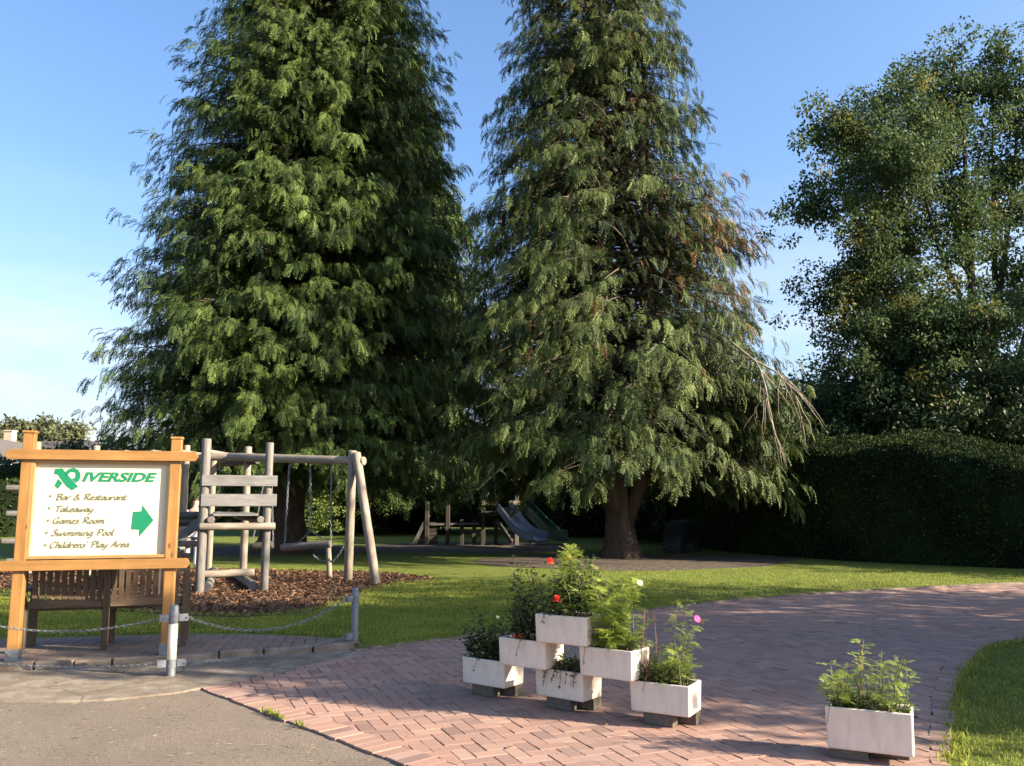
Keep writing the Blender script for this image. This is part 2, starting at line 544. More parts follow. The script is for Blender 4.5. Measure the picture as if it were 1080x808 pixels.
def frond_template(n=7, droop=0.35, width=0.055, plen=0.34, seed=0):
    rg = random.Random(seed)
    V, F = [], []
    def dia(b, d, l, wd):
        d = Vector(d).normalized()
        sd = Vector((-d.y, d.x, 0)).normalized()
        k = len(V)
        m = b + d * l * 0.5
        V.extend([b, m + sd * wd / 2 + Vector((0, 0, -0.02)), b + d * l + Vector((0, 0, -droop * 0.35 * l)), m - sd * wd / 2 + Vector((0, 0, -0.02))])
        F.append([k, k + 1, k + 2, k + 3])
    for i in range(n):
        x = 0.06 + 0.86 * i / n
        z = -droop * x * x
        for sg in (-1, 1):
            l = plen * (1 - x) ** 0.6 * rg.uniform(0.75, 1.15) + 0.05
            dia(Vector((x, 0, z)), (1.0, sg * rg.uniform(0.75, 1.15), -droop * x * 1.2), l, width * rg.uniform(0.8, 1.3))
    dia(Vector((0.0, 0, 0)), (1, 0, -droop * 0.5), 0.55, 0.04)
    dia(Vector((0.5, 0, -droop * 0.25)), (1, 0, -droop * 1.5), 0.55, 0.06)
    return np.array([tuple(p) for p in V]), np.array(F)

LEAF_V = np.array([(0, 0, 0), (0.45, 0.30, 0.06), (1, 0, -0.08), (0.45, -0.30, 0.06)], float)
LEAF_F = np.array([[0, 1, 2, 3]])

def tubes_np(polys, rads, n=5):
    Vs, Fs, k0 = [], [], 0
    for P, r in zip(polys, rads):
        P = np.asarray(P, float); m = len(P)
        T = np.gradient(P, axis=0); T = norm(T)
        a = np.array([0.0, 0.0, 1.0]) if abs(T[0, 2]) < 0.9 else np.array([1.0, 0, 0])
        nx = np.cross(T, a); nx = norm(nx); ny = np.cross(T, nx)
        an = 2 * PI * np.arange(n) / n
        r = np.broadcast_to(np.asarray(r, float), (m,))
        ring = P[:, None] + r[:, None, None] * (np.cos(an)[None, :, None] * nx[:, None] + np.sin(an)[None, :, None] * ny[:, None])
        Vs.append(ring.reshape(-1, 3))
        i = np.arange(m - 1)[:, None] * n; k = np.arange(n)[None]; k2 = (k + 1) % n
        Fs.append(np.stack([i + k, i + k2, i + n + k2, i + n + k], -1).reshape(-1, 4) + k0)
        k0 += m * n
    return np.concatenate(Vs), np.concatenate(Fs)

def inpoly(P, poly):
    x, y = P[:, 0], P[:, 1]
    r = np.zeros(len(P), bool)
    n = len(poly)
    for i in range(n):
        x1, y1 = poly[i]; x2, y2 = poly[(i + 1) % n]
        c = ((y1 > y) != (y2 > y)) & (x < (x2 - x1) * (y - y1) / (y2 - y1 + 1e-12) + x1)
        r ^= c
    return r

def clip_to_rect(poly, rect):
    """part of polygon inside convex rect (ccw)"""
    out = list(poly)
    for i in range(4):
        ax, ay = rect[i]; bx, by = rect[(i + 1) % 4]
        inp, out = out, []
        if not inp: return []
        def sd(p): return (bx - ax) * (p[1] - ay) - (by - ay) * (p[0] - ax)
        for j in range(len(inp)):
            p, q = inp[j], inp[(j + 1) % len(inp)]
            a, b_ = sd(p), sd(q)
            if a >= 0: out.append(p)
            if (a >= 0) != (b_ >= 0):
                t = a / (a - b_)
                out.append((p[0] + (q[0] - p[0]) * t, p[1] + (q[1] - p[1]) * t))
    return out

def struct(name, mb, m):
    o = mb.build(name, m)
    return setp(o, kind='structure')

def smooth_line(pts, sub=5):
    """Catmull-Rom through 2D points"""
    P = [Vector((p[0], p[1])) for p in pts]
    out = []
    for i in range(len(P) - 1):
        p0, p1, p2, p3 = P[max(i - 1, 0)], P[i], P[i + 1], P[min(i + 2, len(P) - 1)]
        for k in range(sub):
            t = k / sub
            q = 0.5 * ((2 * p1) + (p2 - p0) * t + (2 * p0 - 5 * p1 + 4 * p2 - p3) * t * t + (3 * p1 - p0 - 3 * p2 + p3) * t ** 3)
            out.append(tuple(q))
    out.append(tuple(P[-1]))
    return out

# ================================================================== SETTING
# ---- lawn: one sheet to the horizon
mb = MB()
nx_, ny_ = 26, 26
xs = [-500, -200, -100, -60, -40] + [-30 + 4 * i for i in range(16)] + [40, 60, 100, 200, 500]
ys = [-300, -100, -40, -20] + [-10 + 4 * i for i in range(18)] + [80, 110, 160, 260, 500, 900]
for y in ys:
    for x in xs:
        mb.v.append(Vector((x, y, 0)))
for j in range(len(ys) - 1):
    for i in range(len(xs) - 1):
        k = j * len(xs) + i
        mb.face([k, k + 1, k + 1 + len(xs), k + len(xs)], [(0, 0)] * 4)
struct('lawn', mb, M['lawn'])

# ---- brick driveway
left_edge = smooth_line(gpoly([(206, 727), (240, 719), (300, 707), (375, 690), (430, 682.5), (480, 676.5), (560, 664), (640, 652), (720, 641), (800, 633), (900, 625.5), (1000, 620), (1080, 616.5)]), 4) + [(14.5, 17.2)]
right_out = smooth_line(gpoly([(996, 808), (1006, 765), (1006, 741), (1011, 722), (1027, 698), (1080, 677.5)]) + [(8.6, 10.2), (14.5, 10.4)], 5)
right_in = smooth_line(gpoly([(980.5, 808), (981, 772), (984, 736), (991, 712), (1003, 695), (1027, 686), (1080, 672.5)]) + [(8.6, 10.45), (14.5, 10.65)], 5)
pA, pB = G(202, 725), G(428, 811)
dv = Vector((pB.x - pA.x, pB.y - pA.y)).normalized()
sol_out = [(pA.x, pA.y), (pA.x + dv.x * 9, pA.y + dv.y * 9)]
nrm = Vector((-dv.y, dv.x))
if nrm.x < 0: nrm = -nrm
sol_in = [(p[0] + nrm.x * 0.215, p[1] + nrm.y * 0.215) for p in sol_out]
ro_ext = [(right_out[0][0] + 0.25, right_out[0][1] - 3.5)] + right_out
ri_ext = [(right_in[0][0] + 0.25, right_in[0][1] - 3.5)] + right_in
drive_all = left_edge + list(reversed(ro_ext)) + [sol_out[1], sol_out[0]]
drive_in = left_edge + list(reversed(ri_ext)) + [sol_in[1], sol_in[0]]
mb = MB(); mb.prism(drive_all, -0.05, 0.006)
struct('driveway_bed', mb, M['joint'])

def bricks(name, poly, rects, ztop, seed, m):
    """each rect = 4 ccw corners; clipped to the outline"""
    rg = np.random.RandomState(seed)
    V, tris, quads, pent = [], {}, None, None
    polysd, tint = {}, {}
    allc = np.array([c for r in rects for c in r])
    ins = inpoly(allc, poly).reshape(-1, 4)
    for r, iq in zip(rects, ins):
        if iq.all(): shape = r
        elif not iq.any(): continue
        else:
            shape = clip_to_rect(poly, r)
            if len(shape) < 3: continue
            a = abs(sum(shape[i][0] * shape[(i + 1) % len(shape)][1] - shape[(i + 1) % len(shape)][0] * shape[i][1] for i in range(len(shape)))) / 2
            if a < 0.0008: continue
            s2 = sum(shape[i][0] * shape[(i + 1) % len(shape)][1] - shape[(i + 1) % len(shape)][0] * shape[i][1] for i in range(len(shape)))
            if s2 < 0: shape = shape[::-1]
        k = len(shape)
        cx = sum(p[0] for p in shape) / k; cy = sum(p[1] for p in shape) / k
        tx, ty, dz = rg.normal(0, 0.003), rg.normal(0, 0.003), rg.normal(0, 0.0014)
        tn = min(1, max(0, rg.normal(0.5, 0.22)))
        n = len(V)
        for p in shape:       # chamfered top
            q = (cx + (p[0] - cx) * 0.98, cy + (p[1] - cy) * 0.98)
            V.append((q[0], q[1], ztop + dz + (q[0] - cx) * tx + (q[1] - cy) * ty))
        for p in shape:
            V.append((p[0], p[1], ztop + dz - 0.0015 + (p[0] - cx) * tx + (p[1] - cy) * ty))
        for p in shape:
            V.append((p[0], p[1], ztop - 0.03))
        polysd.setdefault(k, []).append([n + i for i in range(k)]); tint.setdefault(k, []).append(tn)
        for lv in (0, 1):
            for i in range(k):
                j = (i + 1) % k
                polysd.setdefault(4, []).append([n + (lv + 1) * k + i, n + (lv + 1) * k + j, n + lv * k + j, n + lv * k + i])
                tint.setdefault(4, []).append(tn)
    ks = list(polysd)
    me = np_mesh(name, V, [np.array(polysd[k]) for k in ks], m, np.concatenate([tint[k] for k in ks]))
    o = link(name, me)
    return setp(o, kind='structure')

def herring(bx, ang, wd=0.102, gap=0.006):
    ca, sa = math.cos(ang), math.sin(ang)
    x0, y0, x1, y1 = bx
    cx, cy = (x0 + x1) / 2, (y0 + y1) / 2
    Rr = int(math.hypot(x1 - x0, y1 - y0) / 2 / wd) + 4
    out = []
    for m in range(-Rr // 2, Rr // 2 + 1):
        for k in range(-2 * Rr, 2 * Rr + 1):
            ox, oy = k + 4 * m, k
            if abs(ox) > Rr or abs(oy) > Rr: continue
            for (a, b_, c, d) in ((ox, oy, ox + 2, oy + 1), (ox + 2, oy - 1, ox + 3, oy + 1)):
                g = gap / 2 / wd
                rc = [(a + g, b_ + g), (c - g, b_ + g), (c - g, d - g), (a + g, d - g)]
                q = [(cx + (u * ca - v * sa) * wd, cy + (u * sa + v * ca) * wd) for u, v in rc]
                if x0 < q[0][0] < x1 and y0 < q[0][1] < y1: out.append(q)
    return out
bricks('driveway', drive_in, herring((-4.5, 1.0, 15, 19), R(22)), 0.020, 3, M['brick'])

def course(name, inner, outer, seed, unit=0.105, gap=0.006):
    """soldier course of bricks between two lines"""
    def resample(L):
        P = np.array(L); s = np.concatenate([[0], np.cumsum(np.linalg.norm(np.diff(P, axis=0), axis=1))])
        return P, s
    Pi, si = resample(inner); Po, so_ = resample(outer)
    n = int(max(si[-1], so_[-1]) / unit)
    rects = []
    for k in range(n):
        e = gap / 2 / unit
        f0, f1 = (k + e) / n, (k + 1 - e) / n
        q = []
        for P, s, f in ((Pi, si, f0), (Pi, si, f1), (Po, so_, f1), (Po, so_, f0)):
            q.append((float(np.interp(f * s[-1], s, P[:, 0])), float(np.interp(f * s[-1], s, P[:, 1]))))
        sh = random.Random(seed * 999 + k).gauss(0, .005)
        dx_, dy_ = q[2][0] - q[1][0], q[2][1] - q[1][1]; dl = math.hypot(dx_, dy_) + 1e-9
        q = [(p[0] + dx_ / dl * sh, p[1] + dy_ / dl * sh) for p in q]
        ar = sum(q[i][0] * q[(i + 1) % 4][1] - q[(i + 1) % 4][0] * q[i][1] for i in range(4))
        rects.append(q if ar > 0 else q[::-1])
    big = [(-100, -100), (100, -100), (100, 100), (-100, 100)]
    return bricks(name, big, rects, 0.0225, seed, M['brick'])
course('driveway_border', sol_in, sol_out, 11)
course('driveway_border', ri_ext, ro_ext, 12)

# ---- asphalt road, concrete apron
apron_front = smooth_line(gpoly([(-120, 739), (0, 738.5), (60, 738.5), (110, 736.5), (150, 733), (185, 729), (203, 726)], 0.03), 3)
apron_right = gpoly([(240, 719), (300, 706.5), (375, 689), (392, 685)], 0.03)
apron_back = gpoly([(380, 679.5), (340, 683), (290, 687), (230, 694), (185, 699), (100, 703), (0, 707), (-120, 711)], 0.03)
road = [(p[0], p[1] + 0.02) for p in apron_front] + [sol_out[0], sol_out[1], (0.9, -12), (-30, -12), (-30, G(-120, 739).y)]
mb = MB(); mb.prism(road, -0.05, 0.008)
struct('road', mb, M['asphalt'])
mb = MB(); mb.prism([tuple(p) for p in apron_front + apron_right + apron_back], -0.05, 0.024)
ap = struct('pavement_apron', mb, M['concrete'])
bv = ap.modifiers.new('bevel', 'BEVEL'); bv.width = 0.012; bv.segments = 2
# lawn kerb: thin edging along the driveway's lawn side
kl = left_edge[12:]
kl = kl[:]
mb = MB()
for i in range(len(kl) - 1):
    a, b_ = Vector(kl[i]), Vector(kl[i + 1])
    d = (b_ - a).normalized(); nn = Vector((-d.y, d.x))
    e = d * 0.003
    q = [a + e, b_ - e, b_ - e + nn * 0.06, a + e + nn * 0.06]
    mb.prism([tuple(p) for p in q], -0.03, 0.042 + 0.004 * math.sin(i * 2.3))
struct('lawn_kerb', mb, M['stone'])

# ---- raised brick pad under the bench
pad_front = gpoly([(-120, 706), (0, 699.5), (100, 696), (185, 692), (240, 687), (290, 683.5), (340, 680.5), (378, 677.5)], 0.09)
pad_back = gpoly([(378, 676), (330, 671), (260, 668.5), (180, 669), (60, 672), (-120, 676)], 0.09)
pad = pad_front + pad_back
mb = MB(); mb.prism([(p[0], p[1] + 0.06) for p in pad_front] + pad_back, -0.05, 0.072)
struct('brick_pad_bed', mb, M['joint'])
x0 = min(p[0] for p in pad); x1 = max(p[0] for p in pad)
padin = [(p[0], p[1] + 0.09) for p in pad_front] + pad_back
bricks('brick_pad', padin, herring((x0 - .3, 7, x1 + .3, 11), R(8), 0.11, 0.010), 0.086, 5, M['padbrick'])
# edging stones
mb = MB()
P = np.array(pad_front); s = np.concatenate([[0], np.cumsum(np.linalg.norm(np.diff(P, axis=0), axis=1))])
rg = random.Random(4)
u = 0.0
while u < s[-1] - 0.1:
    l = rg.uniform(0.28, 0.5)
    u2 = min(u + l, s[-1])
    a = Vector((np.interp(u + .008, s, P[:, 0]), np.interp(u + .008, s, P[:, 1]), 0)); b_ = Vector((np.interp(u2 - .008, s, P[:, 0]), np.interp(u2 - .008, s, P[:, 1]), 0))
    top = 0.094 + rg.uniform(-.008, .004)
    d = (b_ - a).normalized(); nn = Vector((-d.y, d.x, 0))
    j = rg.uniform(-.012, .012)
    c = (a + b_) / 2 + nn * (0.04 + j) + Vector((0, 0, top / 2 - 0.02))
    mb.box(c, ((b_ - a).length, 0.085, top + 0.04), Matrix((d, nn, Vector((0, 0, 1)))).transposed())
    u = u2
o = struct('pavement_edging', mb, M['stone'])
bv = o.modifiers.new('bevel', 'BEVEL'); bv.width = 0.012; bv.segments = 2

# ---- bark bed of the play area, needle litter under the trees
mulch_poly = smooth_line(gpoly([(-150, 628), (0, 624), (100, 642), (190, 648.5), (255, 650.5), (320, 646), (362, 634), (392, 623), (420, 616), (462, 612.5), (440, 608), (400, 604.5), (340, 603), (250, 601), (120, 599), (0, 597), (-150, 596)]), 4)
mb = MB(); mb.prism(mulch_poly, -0.05, 0.012)
struct('bark_bed', mb, M['mulch'])
def blob(c, rx, ry, n=40, seed=0, wob=0.12):
    rg = random.Random(seed)
    ph = [rg.uniform(0, 6.3) for _ in range(4)]
    return [(c[0] + rx * math.cos(a) * (1 + wob * (math.sin(2 * a + ph[0]) + math.sin(5 * a + ph[1]) * .5)),
             c[1] + ry * math.sin(a) * (1 + wob * (math.sin(3 * a + ph[2]) + math.sin(7 * a + ph[3]) * .4))) for a in [2 * PI * i / n for i in range(n)]]
mb = MB()
mb.prism(blob((3.2, 22.6), 4.3, 2.8, seed=2), -0.05, 0.006)
mb.prism(blob((-6.9, 28.0), 4.0, 3.0, seed=3), -0.05, 0.006)
mb.prism(blob((-1.2, 30.2), 3.8, 3.6, seed=5), -0.05, 0.007)
struct('needle_litter_ground', mb, M['litter'])

# ---- stuff: grass blades, bark chips, dry needles
def scatter(poly, n, rg, z=0.0, reject=None):
    P = np.array(poly); lo, hi = P.min(0), P.max(0)
    pts = np.zeros((0, 2))
    while len(pts) < n:
        q = lo + (hi - lo) * rg.rand(n, 2)
        k = inpoly(q, poly)
        if reject is not None:
            for r in reject: k &= ~inpoly(q, r)
        if k.sum() < 5 and len(pts) == 0: break
        pts = np.concatenate([pts, q[k]])
    pts = pts[:n]
    return np.column_stack([pts, np.full(len(pts), z)])

def blades(pts, h, wd, rg):
    n = len(pts)
    a = rg.rand(n) * 2 * PI
    side = np.column_stack([np.cos(a), np.sin(a), np.zeros(n)])
    b = rg.rand(n) * 2 * PI
    lean = np.column_stack([np.cos(b), np.sin(b), np.zeros(n)]) * (h * rg.uniform(0.2, 0.9, n))[:, None]
    hh = (h * rg.uniform(0.55, 1.2, n))[:, None]
    up = np.array([[0, 0, 1.0]])
    w_ = (wd * rg.uniform(0.7, 1.3, n))[:, None]
    V = np.stack([pts - side * w_ / 2, pts + side * w_ / 2, pts + lean * 0.35 + up * hh * 0.6 + side * w_ * 0.35, pts + lean + up * hh, pts + lean * 0.35 + up * hh * 0.6 - side * w_ * 0.35], 1)
    F = np.arange(n)[:, None] * 5 + np.array([[0, 1, 2, 3, 4]])
    return V.reshape(-1, 3), F
rg = np.random.RandomState(7)
grass_right = ro_ext[1:34] + [(10.5, 10.2), (10.5, 4.2), (ro_ext[1][0], 4.2)]
near_l = gpoly([(-40, 671), (60, 671), (180, 668), (260, 667.5), (330, 670), (378, 675), (392, 684)]) + left_edge[12:34] + gpoly([(700, 628), (560, 612), (470, 611), (430, 615), (395, 624), (365, 636), (322, 648), (255, 653), (190, 651), (100, 645), (0, 628), (-40, 628)])
g1 = scatter(grass_right, 52000, rg)
g2 = scatter(near_l, 120000, rg)
g1 = g1[rg.rand(len(g1)) < np.clip((12.0 - g1[:, 1]) / 4.5, 0, 1)]
g2 = g2[rg.rand(len(g2)) < np.clip((19.0 - g2[:, 1]) / 9.0, 0.1, 1)]
g4 = scatter(left_edge[34:] + [(14.5, 24), (-2, 24)], 45000, rg)
g4 = g4[rg.rand(len(g4)) < np.clip((21.0 - g4[:, 1]) / 8.0, 0.0, 1)]
V1, F1 = blades(g1, 0.030, 0.007, rg)
V2, F2 = blades(g2, 0.036, 0.011, rg)
# ragged fringe along the lawn edges
def fringe(line, n, spread, rg):
    P = np.array(line); s = np.concatenate([[0], np.cumsum(np.linalg.norm(np.diff(P, axis=0), axis=1))])
    u = rg.rand(n) * s[-1]
    return np.column_stack([np.interp(u, s, P[:, 0]) + rg.normal(0, spread, n), np.interp(u, s, P[:, 1]) + rg.normal(0, spread, n), np.full(n, 0.02)])
fr = np.concatenate([fringe([(p[0] + .03, p[1] - .01) for p in ro_ext[1:34]], 2200, 0.04, rg), fringe([(p[0] - 0.02, p[1] + 0.075) for p in left_edge[12:40]], 5000, 0.02, rg), fringe(pad_back, 2500, 0.03, rg), fringe(mulch_poly, 5000, 0.06, rg)])
_e = lambda a, b_: (sol_out[0][0] + (sol_out[1][0] - sol_out[0][0]) * a, sol_out[0][1] + (sol_out[1][1] - sol_out[0][1]) * a)
fr = np.concatenate([fr, fringe([_e(.135, 0), _e(.175, 0)], 70, .010, rg), fringe([_e(.19, 0), _e(.205, 0)], 18, .008, rg)])
V3, F3 = blades(np.concatenate([fr, g4]), 0.040, 0.010, rg)
V = np.concatenate([V1, V2, V3]); F = np.concatenate([F1, F2 + len(V1), F3 + len(V1) + len(V2)])
me = np_mesh('grass_blades', V, [F], M['grass'], np.clip(rg.normal(0.5, 0.22, len(F)), 0, 1))
setp(link('grass_blades', me), 'short green lawn grass beside the brick driveway', 'grass', kind='stuff')

rg = np.random.RandomState(8)
cp = scatter(mulch_poly, 34000, rg, 0.02)
cp[:, 2] += rg.rand(len(cp)) * 0.03
d = norm(rg.normal(0, 1, (len(cp), 3)) * np.array([1, 1, 0.35]))
V, F = stamp(np.array([(-.5, -.2, 0), (.5, -.25, .05), (.55, .2, 0), (-.5, .22, -.04)]), np.array([[0, 1, 2, 3]]), cp, d, norm(rg.normal(0, .5, (len(cp), 3)) + [0, 0, 1]), rg.uniform(0.022, 0.065, len(cp)))
me = np_mesh('bark_chips', V, [F], M['chip'], rg.rand(len(F)) ** 1.6)
setp(link('bark_chips', me), 'loose brown bark chips covering the play bed', 'bark chips', kind='stuff')

cp = np.concatenate([scatter([(p[0], p[1]) for p in gpoly([(0, 740), (200, 730), (420, 807), (0, 807)])], 1500, rg, 0.011), scatter(gpoly([(0, 706), (180, 700), (200, 724), (60, 737), (0, 737)]), 300, rg, 0.03), scatter(gpoly([(0, 709), (185, 700), (290, 688), (290, 691), (185, 704), (0, 713)]), 260, rg, 0.03), scatter(gpoly([(0, 738), (150, 734), (205, 728), (205, 731), (150, 738), (0, 742)]), 240, rg, 0.012),
                     scatter(gpoly([(260, 728), (480, 690), (660, 770), (700, 800), (480, 800)]), 160, rg, 0.026)])
an = rg.normal(0.2, 0.7, len(cp))
d = np.column_stack([np.cos(an), np.sin(an), rg.normal(0, .05, len(cp))])
V, F = stamp(np.array([(-.5, -.04, 0), (0, -.055, .03), (.5, 0, 0), (0, .055, .03)]), np.array([[0, 1, 2, 3]]), cp, d, np.tile([[0, 0, 1.0]], (len(cp), 1)), rg.uniform(0.012, 0.05, len(cp)) * rg.choice([.6, 1, 1.6], len(cp), p=[.5, .4, .1]))
me = np_mesh('dry_needles', V, [F], M['straw'], rg.rand(len(F)))
setp(link('dry_needles', me), 'dry straw coloured needles strewn over the road', 'leaf litter', kind='stuff')

rg = np.random.RandomState(18)
cp = np.concatenate([scatter(drive_in, 110, rg, 0.03), scatter(near_l, 160, rg, 0.05), scatter([(-12, 14), (9, 14), (9, 24), (-12, 24)], 260, rg, 0.03), scatter(grass_right, 40, rg, 0.04)])
an = rg.rand(len(cp)) * 2 * PI
V, F = stamp(LEAF_V, LEAF_F, cp, np.column_stack([np.cos(an), np.sin(an), rg.normal(0, .2, len(cp))]), norm(rg.normal(0, .3, (len(cp), 3)) + [0, 0, 1]), rg.uniform(0.025, 0.06, len(cp)))
setp(link('fallen_leaves', np_mesh('fallen_leaves', V, [F], M['dryplant'], rg.rand(len(F)))), 'scattered dry fallen leaves on the driveway and lawn', 'leaf litter', kind='stuff')

# ================================================================== TREES
FR_A = frond_template(8, 0.38, 0.06, 0.36, 1)
FR_B = frond_template(7, 0.75, 0.07, 0.30, 2)

def flare_trunk(mb, base, height, r0, r1, flare=1.6, n=16, lean=(0, 0), seed=0, wig=0.0):
    rg = random.Random(seed)
    pts, rad = [], []
    for i in range(14):
        t = (i / 13) ** 1.6
        z = t * height
        pts.append(Vector((base[0] + lean[0] * t + wig * math.sin(3 * t + seed), base[1] + lean[1] * t + wig * math.cos(2.3 * t + seed), base[2] - 0.05 + z)))
        rad.append(r1 + (r0 - r1) * (1 - t) + r0 * (flare - 1) * math.exp(-z / 0.35))
    k = len(mb.v)
    mb.tube(pts, rad, n)
    for i in range(14 * n):     # fluted bark
        p = mb.v[k + i]; c = pts[i // n]
        a = math.atan2(p.y - c.y, p.x - c.x)
        f = 1 + 0.10 * math.sin(5 * a + seed) * math.exp(-(c.z - base[2]) / 1.2) + 0.05 * math.sin(9 * a + 2 * seed)
        mb.v[k + i] = Vector((c.x + (p.x - c.x) * f, c.y + (p.y - c.y) * f, p.z))

def conifer(name, label, base, prof, zmin, H, nb, fpb, seed, m, stems=((0, 0, 0.55),), rust=None, droop=0.45, rise=0.18, fs=(0.45, 0.95), lim_r=0.035, gaps=None, group=None, trunk_r=0.5, lean=0.0, zclip=1.5, skirt=None):
    rg = np.random.RandomState(seed)
    T = thing(name, base, label, 'tree', group)
    base = np.array(base, float)
    # bough heights weighted by the crown's width
    zz = np.linspace(zmin, H, 400)
    pr = np.array([prof(z) for z in zz])
    pdf = pr * (0.75 + 0.5 * rg.rand(400)) + 0.15
    cdf = np.cumsum(pdf); cdf /= cdf[-1]
    z = np.interp(rg.rand(nb), cdf, zz)
    az = rg.rand(nb) * 2 * PI
    L = np.interp(z, zz, pr) * rg.choice([0.66, 0.86, 0.97, 1.05], nb, p=[.2, .3, .35, .15]) * rg.uniform(0.92, 1.05, nb) + 0.05
    if skirt:                                     # extra low boughs added sunward to shade the trunk
        a0, wd, z0, z1, k = skirt
        z = np.concatenate([z, rg.uniform(z0, z1, k)]); az = np.concatenate([az, a0 + rg.uniform(-wd, wd, k)])
        L = np.concatenate([L, rg.uniform(3.6, 5.0, k)]); nb += k
    keep = np.ones(nb, bool)
    if gaps:
        for (a0, wd, z0, z1, p) in gaps:
            da = np.abs((az - a0 + PI) % (2 * PI) - PI)
            keep &= ~((da < wd) & (z > z0) & (z < z1) & (rg.rand(nb) < p))
    bare = ~keep & (rg.rand(nb) < 0.45) & (z > 3.2)          # dead boughs without needles
    L = np.where(bare, L * rg.uniform(0.45, 0.8, nb), L)
    keep |= bare
    z, az, L, bare = z[keep], az[keep], L[keep], bare[keep]
    nb = len(z)
    st = rg.randint(0, len(stems), nb)
    so_ = np.array([s_[:2] for s_ in stems])[st] * (1 - np.clip(z / H, 0, 1))[:, None]
    axx = lean * z / 18.0
    polys, rads = [], []
    O, D, U, S, tint, bid = [], [], [], [], [], []
    ri = rise * rg.uniform(0.5, 1.5, nb); dr = droop * rg.uniform(0.7, 1.35, nb)
    tt = np.linspace(0, 1, 7)
    for i in range(nb):
        ca, sa = math.cos(az[i]), math.sin(az[i])
        wob = rg.normal(0, 0.05 * L[i], 2)
        def pt(t):
            rr = L[i] * t
            h = ri[i] * rr - dr[i] * rr * t + 0.10 * L[i] * t ** 4
            return np.stack([axx[i] + so_[i, 0] * (1 - t) + ca * rr - sa * wob[0] * np.sin(3 * t), so_[i, 1] * (1 - t) + sa * rr + ca * wob[0] * np.sin(3 * t), z[i] + h], -1)
        lp = pt(tt); nk = int((np.cumprod(lp[:, 2] > zclip + 0.35)).sum()); nk = min(nk, 6)
        if nk >= 2:
            polys.append(base + lp[:nk]); rads.append((lim_r * (1.15 - tt) * (0.5 + 0.12 * L[i]))[:nk])
        k = max(6, int(fpb * (0.35 + L[i] / 5.5))) if not bare[i] else 1
        t = 0.22 + 0.80 * rg.rand(k) ** 0.62
        t = np.minimum(t, 1.03)
        p = pt(t); tg = pt(t + 0.02) - p
        tg = norm(tg)
        sd = np.tile([-sa, ca, 0.0], (k, 1))
        sg = rg.choice([-1, 1], k)[:, None]
        spread = rg.uniform(0.1, 1.2, k)[:, None] * (1.15 - t[:, None] * 0.55)
        d = norm(tg + sd * sg * spread + np.array([0, 0, -1]) * rg.uniform(0.0, 1.15, k)[:, None])
        lat = rg.uniform(0, 0.30, k)[:, None] * L[i] * (1 - t[:, None]) * 0.9
        O.append(p + sd * sg * lat + rg.normal(0, 0.05, (k, 3))); D.append(d)
        U.append(norm(np.array([0, 0, 1.0]) + tg * 0.2 + rg.normal(0, .35, (k, 3))))
        S.append(rg.uniform(fs[0], fs[1], k) * (0.75 + 0.35 * min(1, L[i] / 4)))
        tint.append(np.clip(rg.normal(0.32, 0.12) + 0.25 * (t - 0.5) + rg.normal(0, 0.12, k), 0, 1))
        bid.append(np.full(k, i))
    O = base + np.concatenate(O); D = np.concatenate(D); U = np.concatenate(U); S = np.concatenate(S); tint = np.concatenate(tint)
    ok = (O[:, 2] + np.minimum(D[:, 2], 0) * S) > zclip + 0.5 * np.sin(O[:, 0] * 1.7 + seed) * np.cos(O[:, 1] * 1.3) + rg.normal(0, 0.15, len(O))
    O, D, U, S, tint = O[ok], D[ok], U[ok], S[ok], tint[ok]
    half = rg.rand(len(O)) < 0.5
    Va, Fa = stamp(*FR_A, O[half], D[half], U[half], S[half])
    Vb, Fb = stamp(*FR_B, O[~half], D[~half], U[~half], S[~half])
    V = np.concatenate([Va, Vb]); F = np.concatenate([Fa, Fb + len(Va)])
    ti = np.concatenate([np.repeat(tint[half], len(FR_A[1])), np.repeat(tint[~half], len(FR_B[1]))])
    mi = None; mats = [m]
    if rust is not None:
        Oo = np.concatenate([O[half], O[~half]])
        pr_ = rust(Oo - base)
        flag = rg.rand(len(Oo)) < pr_
        mi = np.concatenate([np.repeat(flag[:half.sum()], len(FR_A[1])), np.repeat(flag[half.sum():], len(FR_B[1]))]).astype(int)
        mats = [m, M['rust']]
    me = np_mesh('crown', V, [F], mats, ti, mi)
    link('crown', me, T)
    Vl, Fl = tubes_np(polys, rads, 5)
    mb = MB()
    for j, (sx, sy, r) in enumerate(stems):
        if j == 0:
            flare_trunk(mb, base, H * 0.97, trunk_r, 0.05, 1.75, 18, seed=seed, lean=(lean * H / 18, 0))
        else:
            hh = H * (0.8 + 0.04 * j)
            n0 = Vector(base)
            pts = [n0 + Vector((sx * 0.15, sy * 0.15, 0.8)), n0 + Vector((sx * 0.9, sy * 0.9, 3.0)), n0 + Vector((sx, sy, 6.5)), n0 + Vector((sx * .8, sy * .8, hh * .6)), n0 + Vector((sx * .3, sy * .3, hh))]
            mb.tube(pts, [r, r * .85, r * .7, r * .45, 0.03], 10)
    k = len(mb.v)
    mb.v.extend(Vector(p) for p in Vl.tolist())
    for f in Fl.tolist():
        mb.face([k + i for i in f], [(p[0] * .7 + p[2], p[1]) for p in (Vl[i] for i in f)], 0, True)
    mb.build('trunk', M['bark'], T)
    return T

def interp(tab):
    zs = [a for a, _ in tab]; rs = [b_ for _, b_ in tab]
    return lambda z: float(np.interp(z, zs, rs))

